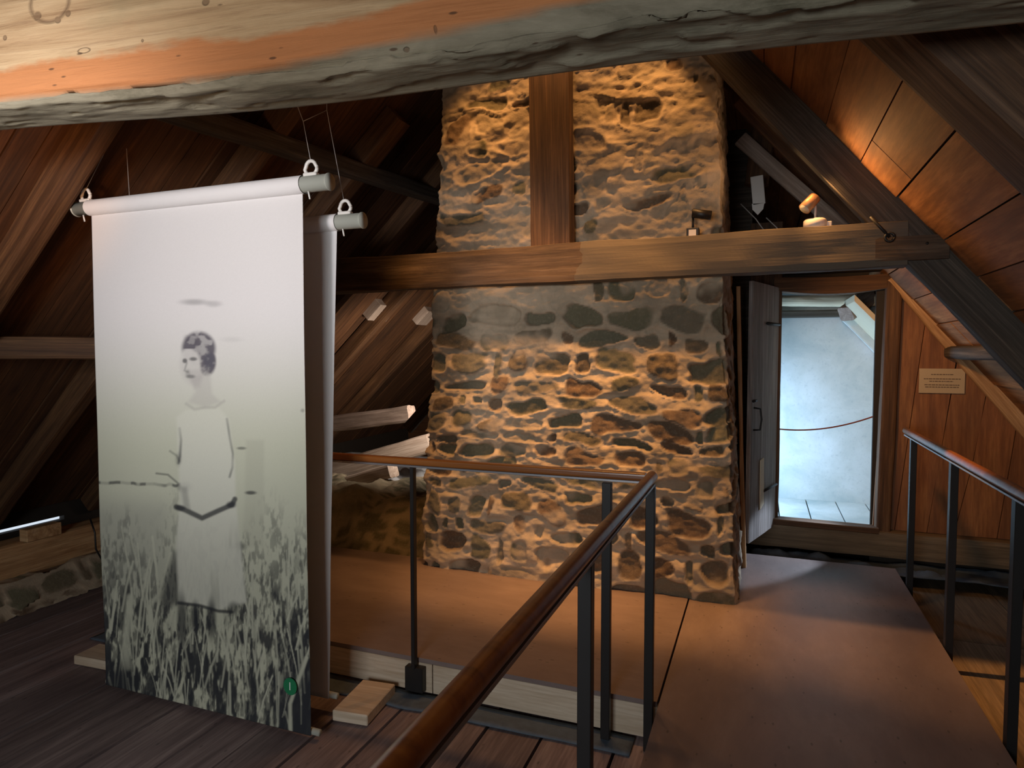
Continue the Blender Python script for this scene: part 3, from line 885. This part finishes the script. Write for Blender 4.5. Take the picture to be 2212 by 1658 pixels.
sheet_strip('floor_daylight_strip', -3.75, -.50, 2.72, 2.862, -.184, .02, 'blue grey strip coloured as daylight on the floor along the pine edge board', 3)
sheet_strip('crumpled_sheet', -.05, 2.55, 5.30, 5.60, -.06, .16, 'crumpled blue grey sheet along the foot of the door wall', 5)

# right hand floor panels, warm light falls on them
o = boards('floor', Y1-Y0-4.3, 1.85, (.55, .75), M['sill'], mat_axes((0, 1, 0), (-1, 0, 0), (2.80, Y0+.5, -.135)), .03, .010, .002, True, 9)
tag(o, 'wide tan floor panels beyond the railing', 'floor', kind='structure')


# ------------------------------------------------------------------ railings
def post(parent, x, y, z0, z1, w=.036, d=.036, bracket=None, name='post'):
    o = box(name, (x-w/2, y-d/2, z0), (x+w/2, y+d/2, z1), M['black'], bevel=.002)
    into(parent, o); return o


rl = empty('handrail', (.935, 3.0, 0)); tag(rl, 'long handrail on black posts beside the plank wall', 'railing')
tube('rail', [(.935, y, 1.0) for y in np.linspace(5.16, -1.2, 24)], .023, M['rail'], rl, 14)
into(rl, box('steel_strip', (.918, -1.2, .968), (.952, 5.14, .977), M['steel'], bevel=.001))
for y in (4.93, 3.96, 3.04, 2.1, 1.15): post(rl, .937, y, -.10, .97, .036, .045)
rl = empty('handrail', (-.43, 1.5, 0)); tag(rl, 'varnished round handrail on black posts running from the foreground to the corner', 'railing')
tube('rail', [(-.43, y, 1.008) for y in np.linspace(2.82, -.9, 26)], .0235, M['rail'], rl, 16)
into(rl, box('steel_strip', (-.447, -.9, .972), (-.413, 2.80, .982), M['steel'], bevel=.001))
for y in (2.80, 1.70, .70, -.3): post(rl, -.432, y, -.185, .973, .038, .038)
rl = empty('handrail', (-1.6, 2.84, 0)); tag(rl, 'flat brown handrail in front of the chimney running behind the banners', 'railing')
o = beam('rail', (-3.7, 2.84, 1.0), (-.46, 2.84, 1.0), .045, .034, M['rail'], rough=.0006, roundness=.3); into(rl, o)
into(rl, box('steel_strip', (-3.6, 2.825, .972), (-.47, 2.855, .982), M['steel'], bevel=.001))
post(rl, -.62, 2.80, -.17, .973, .040, .034)
post(rl, -1.60, 2.835, -.04, .973, .020, .032)
into(rl, box('foot_bracket', (-1.65, 2.825, -.16), (-1.55, 2.863, -.035), M['black']))
post(rl, -2.9, 2.835, -.04, .973, .020, .032)

# ------------------------------------------------------------------ loose wood blocks on the floor
o = box('wood_block', (-.09, -.15, 0), (.09, .15, .052), M['pine'], frame=Matrix.Translation((-1.775, 2.66, -.184)) @ Matrix.Rotation(.10, 4, 'Z'), bevel=.004)
tag(o, 'pale pinkish wood block lying in front of the pine edge board', 'block')
o = box('wood_block', (-.17, -.08, 0), (.17, .08, .05), M['pine'], frame=Matrix.Translation((-3.36, 2.55, -.184)) @ Matrix.Rotation(.05, 4, 'Z'), bevel=.004)
tag(o, 'pale wood block on the floor half hidden behind the banner foot', 'block')

# ------------------------------------------------------------------ banners
BY = 2.34
BX0, BX1, BZ0, BZ1 = -3.118, -1.845, -.165, 2.235


def ell(x, y, cx, cy, rx, ry, soft=.25, a=0.0):
    dx, dy = x-cx, y-cy
    if a: dx, dy = dx*math.cos(a)+dy*math.sin(a), -dx*math.sin(a)+dy*math.cos(a)
    d = np.sqrt((dx/rx)**2+(dy/ry)**2)
    return 1-sstep(1-soft, 1+soft, d)


def line(x, y, pts, w, soft=.7):
    best = np.full(x.shape, 1e9)
    for (x0, y0), (x1, y1) in zip(pts[:-1], pts[1:]):
        dx, dy = x1-x0, y1-y0; t = np.clip(((x-x0)*dx+(y-y0)*dy)/(dx*dx+dy*dy), 0, 1)
        best = np.minimum(best, np.hypot(x-x0-t*dx, y-y0-t*dy))
    return 1-sstep(w*(1-soft), w*(1+soft), best)


def poly(x, y, pts, soft=4.0):
    inside = np.zeros(x.shape, bool); best = np.full(x.shape, 1e9)
    for (x0, y0), (x1, y1) in zip(pts, pts[1:]+pts[:1]):
        if y0 != y1:
            c = ((y0 > y) != (y1 > y)) & (x < (x1-x0)*(y-y0)/(y1-y0)+x0); inside ^= c
        dx, dy = x1-x0, y1-y0; t = np.clip(((x-x0)*dx+(y-y0)*dy)/(dx*dx+dy*dy), 0, 1)
        best = np.minimum(best, np.hypot(x-x0-t*dx, y-y0-t*dy))
    return sstep(-soft, soft, np.where(inside, best, -best))


def paint(x, y):
    """the faded old photograph printed on the banner; x, y run over a 450 x 1150 picture field"""
    p = np.c_[x, y, x*0]/100.0
    paper = np.stack([np.full(x.shape, v) for v in (.80, .78, .77)], 1)
    low = np.array([.60, .615, .48])
    t = sstep(640, 1000, y)[:, None]
    col = paper*(1-t) + low*t
    t = sstep(1000, 1500, y)[:, None]; col = col*(1-t) + np.array([.60, .61, .47])*t
    ink = np.array([.035, .038, .045])

    def dab(m, v=1.0, c=ink):
        nonlocal col
        m = np.clip(m*v, 0, 1)[:, None]; col = col*(1-m)+c*m

    # darker haze band left of the figure at field height
    dab(sstep(1050, 1120, y)*(1-sstep(1200, 1420, y))*(1-sstep(330, 420, x)), .35, np.array([.25, .25, .24]))
    # meadow: vertical blades, denser and darker towards the foot
    b1 = fbm(p*np.array([14, 3.2, 1]), 1.0, 4); b2 = fbm(p*np.array([26, 6.5, 1])+9, 1.0, 3); b3 = fbm(p*np.array([1.6, 1.2, 1])+4, 1.2, 3)
    sl = fbm(np.c_[p[:, 0]*13+p[:, 1]*4, p[:, 1]*2.5, p[:, 2]+3], 1.0, 3)
    dens = sstep(1080, 1460, y + (b3-.5)*260)
    grass = sstep(.60-.16*dens, .68-.12*dens, .42*b1+.33*b2+.25*sl + (b3-.5)*.16)
    fineg = sstep(.47, .60, .5*fbm(np.c_[p[:, 0]*24, p[:, 1]*7, p[:, 2]+8], 1.0, 4)+.5*fbm(np.c_[p[:, 0]*9, p[:, 1]*4, p[:, 2]+1], 1.0, 4))
    dab(fineg*sstep(1060, 1270, y+(b3-.5)*220), .62)
    dab(grass*sstep(1180, 1380, y+(b3-.5)*120), .88)
    dab(sstep(1230, 1520, y + (b3-.5)*260)*sstep(.40, .56, b1), .80)
    # dark corner tufts
    dab(ell(x, y, 655, 1560, 60, 150, .5), .97); dab(ell(x, y, 262, 1470, 60, 60, .5)*sstep(.35, .5, b1), .9)
    dab(ell(x, y, 640, 1400, 40, 60, .5)*sstep(.4, .5, b2), .85)
    dab(ell(x, y, 270, 1330, 50, 110, .6)*sstep(.42, .55, b1), .7)
    # light blades drawn over
    rb_ = random.Random(12)
    light = np.array([.60, .61, .48])
    for _ in range(120):
        bx = rb_.uniform(235, 668); by = rb_.uniform(1290, 1600); ln = rb_.uniform(50, 170); lean = rb_.uniform(-32, 32)
        m = (y < by+6) & (y > by-ln-6) & (np.abs(x-bx) < 45)
        if m.any():
            mm = np.zeros(x.shape); mm[m] = line(x[m], y[m], [(bx, by), (bx+lean*.4, by-ln*.5), (bx+lean, by-ln)], rb_.uniform(.9, 2.4))
            dab(mm, rb_.uniform(.5, .95), light)
    dab(line(x, y, [(275, 1440), (270, 1400), (282, 1290)], 8), .8, light)
    dab(line(x, y, [(628, 1600), (626, 1520), (640, 1480), (662, 1420)], 4), .9, light)
    dab(ell(x, y, 660, 1580, 48, 130, .6)*(.5+.5*sstep(.35, .5, b1)), .93); dab(ell(x, y, 258, 1480, 40, 45, .6), .8)
    dab(line(x, y, [(628, 1600), (626, 1520), (640, 1480), (662, 1420)], 3.5), .85, light)
    # column of shade beside the skirt
    dab(poly(x, y, [(376, 1190), (388, 1190), (388, 1300), (352, 1320), (345, 1290)], 10), .75)
    # fence wire
    wob = 1041+ (x-232)*.045 + (vn(p*np.array([9, 0, 0]))-.5)*4
    dab((1-sstep(1.5, 5, np.abs(y-wob)))*(x < 408)*(.35+.65*sstep(.30, .55, vn(p*np.array([9, 0, 0])+3))), .75)
    dab(line(x, y, [(338, 1022), (362, 1025), (385, 1045), (400, 1050)], 2.2), .55)
    dab(ell(x, y, 398, 1052, 14, 11, .5), .85)
    # gate post tone
    dab(poly(x, y, [(530, 950), (570, 950), (570, 1180), (525, 1180)], 6), .16, np.array([.25, .25, .2]))
    dab(ell(x, y, 520, 968, 10, 3, .5), .6); dab(ell(x, y, 541, 1064, 12, 4, .5), .8); dab(ell(x, y, 513, 1180, 16, 9, .6), .75)
    dab(ell(x, y, 418, 652, 26, 6, .7), .38); dab(ell(x, y, 460, 656, 16, 6, .7), .28); dab(ell(x, y, 500, 733, 20, 5, .8), .10)
    dab(ell(x, y, 655, 886, 4, 4, .6), .4)
    # dress, long and pale
    dress = poly(x, y, [(400, 885), (470, 880), (492, 905), (505, 1000), (508, 1085), (520, 1180), (532, 1300), (470, 1318), (386, 1300),
                        (380, 1180), (388, 1080), (384, 1000), (380, 900)], 5)
    dab(dress, .88, np.array([.70, .705, .60]))
    fold = sstep(.52, .70, fbm(p*np.array([6, .7, 1])+17, 1, 3))*dress*sstep(1100, 1200, y)
    dab(fold, .28, np.array([.25, .26, .2]))
    dab(line(x, y, [(385, 1302), (430, 1308), (470, 1320), (500, 1322)], 3.5), .85)
    for lx, h in ((392, 80), (420, 46), (455, 60)):
        dab(ell(x, y, lx, 1320+h*.3, 10, h*.7, .5), .8)
    dab(ell(x, y, 503, 1314, 12, 14, .5), .6)
    # collar, neck
    dab(line(x, y, [(400, 872), (418, 884), (440, 880), (462, 880), (482, 866)], 3, .9), .30, np.array([.30, .28, .27]))
    dab(poly(x, y, [(408, 820), (452, 800), (456, 850), (474, 868), (440, 880), (404, 868), (420, 846)], 6), .30, np.array([.40, .37, .36]))
    # arms
    dab(line(x, y, [(386, 925), (389, 950), (387, 985), (384, 1000)], 2.6, 1.0)*(.5+.8*sstep(920, 980, y)), .5); dab(line(x, y, [(366, 974), (380, 984), (386, 996)], 2.2, 1.0), .4); dab(ell(x, y, 384, 992, 6, 12, .8), .35)
    dab(line(x, y, [(488, 905), (494, 945), (501, 980), (500, 1010), (494, 1030)], 2.4, 1.0)*(.4+.6*vn(p*np.array([4, 4, 0]))), .6)
    dab(poly(x, y, [(388, 1050), (402, 1052), (410, 1100), (396, 1096)], 5), .35)
    # belt / dark branch held in both hands
    dab(line(x, y, [(380, 1094), (400, 1102), (435, 1119), (470, 1103), (500, 1090), (506, 1078)], 5.5, .5), .85)
    dab(ell(x, y, 498, 1090, 10, 7, .5), .8); dab(ell(x, y, 388, 1097, 11, 6, .5), .7)
    # head: face turned to the left, bobbed hair
    dab(ell(x, y, 414, 788, 27, 42, .25), .28, np.array([.46, .43, .42]))
    dab(poly(x, y, [(404, 800), (440, 795), (430, 836), (418, 838)], 6), .30, np.array([.42, .39, .38]))
    hair = np.maximum(ell(x, y, 428, 752, 36, 36, .16), ell(x, y, 446, 780, 19, 30, .2))
    face = ell(x, y, 409, 786, 22, 36, .2, -.12)
    hair = hair*(1-face*.93*(y > 752))
    hn = .55+.45*sstep(.35, .6, fbm(p*np.array([5, 6, 1]), 1.6, 3))
    dab(hair*hn, .92, np.array([.10, .09, .115]))
    dab(ell(x, y, 450, 778, 12, 18, .4), .55, np.array([.10, .10, .13]))
    dab(ell(x, y, 412, 735, 16, 9, .5, .5), .35, np.array([.10, .09, .11]))
    dab(ell(x, y, 398, 779, 5, 5, .5), .75); dab(ell(x, y, 416, 775, 8, 4, .5), .70)
    dab(line(x, y, [(402, 784), (397, 800), (404, 803)], 2, .9), .35); dab(ell(x, y, 410, 813, 9, 4, .6), .55)
    dab(ell(x, y, 404, 806, 5, 8, .6), .30)
    g_ = (rng.rand(len(x))-.5)*.03
    return np.clip(col*(1+g_[:, None]), 0, 1)


def banner(x0, x1, z0, z1, y, label, print_it, tilt=0.0):
    rt = empty('banner', ((x0+x1)/2, y, z0)); tag(rt, label, 'banner')
    nx3, nz3 = (290, 620) if print_it else (30, 60)
    gx, gz = np.meshgrid(np.linspace(x0, x1, nx3), np.linspace(z0, z1-.0, nz3))
    gx, gz = gx.ravel(), gz.ravel()
    h = (gz-z0)/(z1-z0); cxm = (x0+x1)/2
    gx2 = gx + tilt*(h-1)
    wav = .006*np.sin(gx*5+1)*np.sin(h*3.1) + .003*np.sin(h*14)*(1-h)
    gy = y + wav - .016*sstep(.985, 1.0, h)*0
    V = np.c_[gx2, gy, gz]
    ii = np.arange(nx3*nz3).reshape(nz3, nx3)
    F = np.stack([ii[:-1, :-1], ii[:-1, 1:], ii[1:, 1:], ii[1:, :-1]], -1).reshape(-1, 4).tolist()
    if print_it:
        u = (gx-BX0)/(BX1-BX0); vv_ = 1-(gz-BZ0)/(BZ1-BZ0)
        # picture field: perspective-free map measured at the four corners of the sheet
        xp = np.zeros(len(u)); yp = np.zeros(len(u))
        P = np.c_[gx, np.full(len(gx), y), gz]
        d = P-_c; t = d @ _f
        xp = 1106+F_PX*(d @ _r)/t; yp = 829-F_PX*(d @ _u)/t
        col = paint(xp, yp)
        o = raw('printed_cloth', V, F, M['print'], None, True, {'print': col})
    else:
        o = raw('cloth', V, F, M['fabric'], None, True)
    md = o.modifiers.new('s', 'SOLIDIFY'); md.thickness = .0012; into(rt, o)
    # sleeves over the tubes: rolled cloth
    R = .036
    zc = z1 + R*.45

    def sleeve(zc, R, nm, xa, xb):
        pr_ = []
        for j in range(22):
            g = 2*math.pi*j/22; pr_.append((math.cos(g)*(R+.003), math.sin(g)*(R+.003)))
        V, F = [], []; m_ = len(pr_)
        for i in range(21):
            xx = xa+(xb-xa)*i/20
            for (a, b) in pr_: V.append((xx, y+a, zc+b))
        for i in range(20):
            for j in range(m_): F.append((i*m_+j, (i+1)*m_+j, (i+1)*m_+(j+1) % m_, i*m_+(j+1) % m_))
        o = raw(nm, V, F, M['fabric'], None, True); into(rt, o)
    sleeve(zc, R, 'top_sleeve', x0-.008, x1+.008)
    # apron of cloth where it leaves the sleeve
    tube('top_tube', [(x0-.095, y, zc), (x1+.135, y, zc)], R-.002, M['pvc'], rt, 24)
    for xx in (x0-.095, x1+.135):
        s = -1 if xx < x0 else 1
        tube('end_cap', [(xx+s*.001, y, zc), (xx+s*.006, y, zc)], R+.001, M['pvc'], rt, 24)
    tube('bottom_tube', [(x0-.01+tilt*-1, y+.018, z0+.012), (x1+.035-tilt, y+.018, z0+.012)], .015, M['pvc'], rt, 16)
    for xx in (x0-.035, x1+.045):
        ring = [(xx+math.cos(t)*.026*(1 if math.sin(t) > 0 else 1.2), y, zc+R+.030+math.sin(t)*.030) for t in np.linspace(0, 2*math.pi, 18)]
        tube('hanging_eye', ring, .008, M['clip'], rt, 8)
        into(rt, box('eye_foot', (xx-.034, y-.014, zc+R-.006), (xx+.034, y+.014, zc+R+.010), M['clip'], bevel=.004))
        tube('clip_pin', [(xx+.0, y-.01, zc-R-.03), (xx-.006, y-.012, zc-R+.002)], .004, M['clip'], rt, 6)
    # suspension lines up to the purlins
    return rt, zc+R+.055


b1, zt = banner(BX0, BX1, BZ0, BZ1, BY, 'tall printed banner of a faded girl in white dress with green number spot', True)
# number spot on the print
c = at(627, 1482, Y=BY-.010)
dot = [(c.x+math.cos(t)*.036, BY-.0085, c.z+math.sin(t)*.039) for t in np.linspace(0, 2*math.pi, 28, endpoint=False)]
V = dot + [(v[0], BY-.0115, v[2]) for v in dot]
F = [tuple(range(28)), tuple(range(28, 56))[::-1]] + [(i, i+28, (i+1) % 28+28, (i+1) % 28) for i in range(28)]
sp_ = raw('number_spot', V, F, M['green_dot']); into(b1, sp_)
fc = bpy.data.curves.new('number_one', 'FONT'); fc.body = '1'; fc.size = .052; fc.extrude = .0006; fc.align_x = 'CENTER'; fc.align_y = 'CENTER'
fo = bpy.data.objects.new('number_one', fc); C.objects.link(fo)
fo.rotation_euler = (math.pi/2, 0, 0); fo.location = (c.x, BY-.0125, c.z)
bpy.context.view_layer.update()
me = bpy.data.meshes.new_from_object(fo.evaluated_get(bpy.context.evaluated_depsgraph_get()))
mw = fo.matrix_world.copy(); bpy.data.objects.remove(fo); me.transform(mw); me.materials.clear(); me.materials.append(M['white_ink'])
fo = bpy.data.objects.new('number_one', me); C.objects.link(fo); into(b1, fo)

BY2 = 2.56
b2, zt2 = banner(BX0+.03, -1.83, -.12, 2.115, BY2, 'second banner hanging close behind the first, showing a grey taupe strip', False, tilt=.08)


def hang(pts, label):
    o = tube('hanging_wire', pts, .0016, M['wire'], None, 5); tag(o, label, 'wire')


def roof_pt(x, y): return (x, y, zl(x)-.004)


hang([(-3.153, BY, zt), tuple(at(228, 325, Y=BY)), roof_pt(-2.93, BY+.05)], 'thin wire rising from the far end of the first banner to the roof boards')
hang([(-1.80, BY, zt), tuple(at(655, 262, Y=BY)), tuple(at(640, 222, Y=BY)), roof_pt(-1.98, BY)], 'thin wire knotted above the near end of the first banner')
k2 = tuple(at(706, 238, Y=2.45))
hang([(-1.79, BY2, zt2), k2, roof_pt(-1.74, 2.42)], 'thin wire rising from the near end of the second banner')
hang([k2, tuple(at(655, 262, Y=BY))], 'short slanting line tying the two near banner wires together')
hang([(-3.12, BY2, zt2), tuple(at(270, 265, Y=2.5)), roof_pt(-2.93, 2.50)], 'thin wire rising from the far end of the second banner')

# ------------------------------------------------------------------ lamps on the collar beam, white bracket
la = empty('spotlight', (-.39, 4.03, 2.205)); tag(la, 'small black spotlight with tilted head on the collar beam before the chimney', 'lamp')
into(la, box('base', (-.425, 3.99, 2.203), (-.355, 4.06, 2.262), M['black_lamp']))
into(la, box('white_label', (-.412, 3.986, 2.206), (-.370, 3.9895, 2.250), M['white_lamp'], bevel=.001))
tube('arm', [(-.392, 4.025, 2.255), (-.392, 4.025, 2.335)], .007, M['black_lamp'], la, 8)
tube('head', [(-.397, 4.025, 2.352), (-.395, 4.025, 2.352), (-.29, 4.025, 2.332)], [.022, .028, .026], M['black_lamp'], la, 16)
lb = empty('spotlight', (.262, 4.03, 2.215)); tag(lb, 'small copper coloured spotlight on round white base near the end of the collar beam', 'lamp')
tube('base', [(.262, 4.03, 2.215), (.262, 4.03, 2.262), (.262, 4.03, 2.272)], [.062, .060, .050], M['white_lamp'], lb, 24)
into(lb, box('side_lug', (.310, 4.015, 2.222), (.345, 4.045, 2.255), M['white_lamp']))
tube('arm', [(.262, 4.03, 2.27), (.262, 4.03, 2.345)], .006, M['white_lamp'], lb, 8)
tube('head', [(.262, 4.035, 2.395), (.258, 4.033, 2.390), (.205, 3.995, 2.325)], [.020, .032, .034], M['brass'], lb, 18)
hd = Vector((.262, 4.035, 2.395)); he = Vector((.205, 3.995, 2.325)); dd = (he-hd).normalized()
tube('lens', [he-dd*.002, he+dd*.003], .028, M['cream'], lb, 18)

a = at(1637, 420, Y=5.0)
o = box('metal_bracket', (-.042, -.006, -.10), (.042, .006, .10), M['clip'], frame=Matrix.Translation((a.x, 5.0, a.z+.03)) @ Matrix.Rotation(-.1, 4, 'Y'), bevel=.003)
o.name = 'white_bracket'; tag(o, 'pale white bracket hanging between chimney and rafter', 'bracket')
p = at(1637, 455, Y=5.0)
bv = prism('tip', [(p.x-.040, p.z+.05), (p.x+.042, p.z+.05), (p.x+.036, p.z+.01), (p.x, p.z-.03), (p.x-.036, p.z+.01)], 'Y', 4.994, 5.006, M['clip']); into(o, bv)
for q, (u0, u1) in enumerate((((1600, 440), (1665, 505)), ((1655, 470), (1700, 512)))):
    A_, B_ = at(*u0, Y=5.1), at(*u1, Y=5.1)
    o = tube('cable', [A_, A_.lerp(B_, .5), B_+Vector((.0, 0, -.04))], .004, M['wire'], None, 6); tag(o, ['pale cable running down behind the collar beam next to the chimney', 'pale cable running from the white bracket to the collar beam'][q], 'cable')
o = beam('brace', tuple(at(1600, 300, Y=5.15)), tuple(at(1850, 520, Y=5.15)), .06, .10, M['pale'], rough=.004); tag(o, 'pale sloping brace behind the collar beam next to the white bracket', 'brace')
o = beam('brace', tuple(at(1600, 215, Y=4.75)), tuple(at(1862, 480, Y=4.75)), .05, .12, M['rafter'], rough=.004); tag(o, 'brown sloping board close under the dark rafter', 'brace')
o = beam('strut', tuple(at(1655, 230, Y=5.3)), tuple(at(1635, 400, Y=5.3)), .10, .16, M['rafter'], up=(1, 0, 0), rough=.006); tag(o, 'short brown strut in the gap between chimney and rafter', 'strut')

# ------------------------------------------------------------------ space behind the chimney, seen past its far side
def polybeam(name, pa, pb, Y_, w, h, mat, label, cat='beam', **k):
    o = beam(name, tuple(at(*pa, Y=Y_)), tuple(at(*pb, Y=Y_)), w, h, mat, **k); tag(o, label, cat); return o


polybeam('log', (560, 935), (890, 893), 5.6, .16, .17, M['log'], 'grey pink hewn timber lying across behind the rail, notched at its end', rough=.010)
polybeam('log', (560, 1062), (935, 955), 6.0, .20, .19, M['pale'], 'pale squared timber lying behind the chimney just above the handrail', rough=.008)
polybeam('log', (520, 1110), (850, 1015), 5.3, .16, .13, M['pale'], 'second pale timber lower down behind the handrail', rough=.008)


def on_left(x, y, off=0.0):
    d = _f + _r*(x-1106)/F_PX - _u*(y-829)/F_PX
    nn = np.array([ML, 0, -1.0]); d0 = -(ZL0-ML*XL0-off)
    return Vector((_c + d*((d0-nn@_c)/(nn@d))).tolist())


for (px_, py_, t) in ((822, 670, 'pale block between the rafters beyond the banner'), (922, 682, 'pale block between the rafters touching the chimney')):
    q = on_left(px_, py_, .05)
    o = box('rafter_block', (-.11, -.17, -.05), (.11, .17, .05), M['pale'], frame=mat_axes((1, 0, ML), (0, 1, 0), q), bevel=.006); tag(o, t, 'block')
polybeam('brace', (880, 925), (965, 830), 5.0, .05, .10, M['rafter_dark'], 'dark sloping timber rising towards the chimney behind the handrail', 'brace')
o = sheet_strip('plastic_sheet', -5.3, -2.4, 5.4, 7.6, .16, .22, 'pale blue grey sheet spread on the ground behind the chimney', 8)
o = bpy.data.objects['plastic_sheet']; o.data.materials[0] = plain('pale_sheet', (.42, .44, .47), .5, 0, .2, 12, .4)

# low vault of stone and earth beyond the deck
nx4, ny4 = 150, 100
gx, gy = np.meshgrid(np.linspace(-5.3, -2.25, nx4), np.linspace(4.32, 6.3, ny4)); gx, gy = gx.ravel(), gy.ravel()
t = (gy-4.32)/1.98
h = -.19 + .50*sstep(0, .25, t)*(1-.45*sstep(.5, 1, t)) + (fbm(np.c_[gx, gy, gx*0], 4, 5)-.5)*.24
ii = np.arange(nx4*ny4).reshape(ny4, nx4)
Fm = np.stack([ii[:-1, :-1], ii[:-1, 1:], ii[1:, 1:], ii[1:, :-1]], -1).reshape(-1, 4).tolist()
rel, ms, hu = rubble(gx+6, gy*2, 4, 14, 9, plaster_z=99)
o = raw('stone_ridge', np.c_[gx, gy, h+rel*.15], Fm, M['stone'], None, True, {'stone': .55+.45*ms, 'hue': hu*0+.02})
tag(o, 'low greenish ridge of stones beyond the deck beside the chimney', 'stone ridge')

# left eaves: stone plinth, wall plate, cable
nx5, ny5 = 220, 24
gx, gv = np.meshgrid(np.linspace(-.5, 4.2, nx5), np.linspace(0, 1, ny5)); gx, gv = gx.ravel(), gv.ravel()
rel, ms, hu = rubble(gx+1, gv*.35, 6, .5, 21, plaster_z=99)
Vp = np.c_[-4.50-.22*gv - rel*.6, gx, -.19+.20*np.minimum(1, gv*1.3)+rel*.5]
Vp[gv > .85, 0] -= .35*(gv[gv > .85]-.85)/.15
ii = np.arange(nx5*ny5).reshape(ny5, nx5)
Fp = np.stack([ii[:-1, :-1], ii[1:, :-1], ii[1:, 1:], ii[:-1, 1:]], -1).reshape(-1, 4).tolist()
o = raw('stone_plinth', Vp, Fp, M['stone'], None, True, {'stone': ms, 'hue': hu}); tag(o, 'low stone plinth at the eaves beyond the first banner', 'plinth')
o = beam('wall_plate', (-4.86, -1.0, .115), (-4.86, 4.6, .095), .22, .25, M['trim'], rough=.010, step=.06); tag(o, 'thick orange brown wall plate lying on the stone plinth', 'beam')
o = box('plank_stub', (-4.80, 3.00, .225), (-4.72, 3.24, .31), M['trim']); tag(o, 'short tan plank stub on the wall plate near the banner', 'plank')
pts = [at(195, 1120, X=-4.5), at(205, 1150, X=-4.45), at(207, 1185, X=-4.45), at(232, 1230, X=-4.4)]
o = tube('cable', [tuple(q) for q in pts], .006, M['cable'], None, 6); tag(o, 'black cable hanging against the wall plate beside the banner', 'cable')
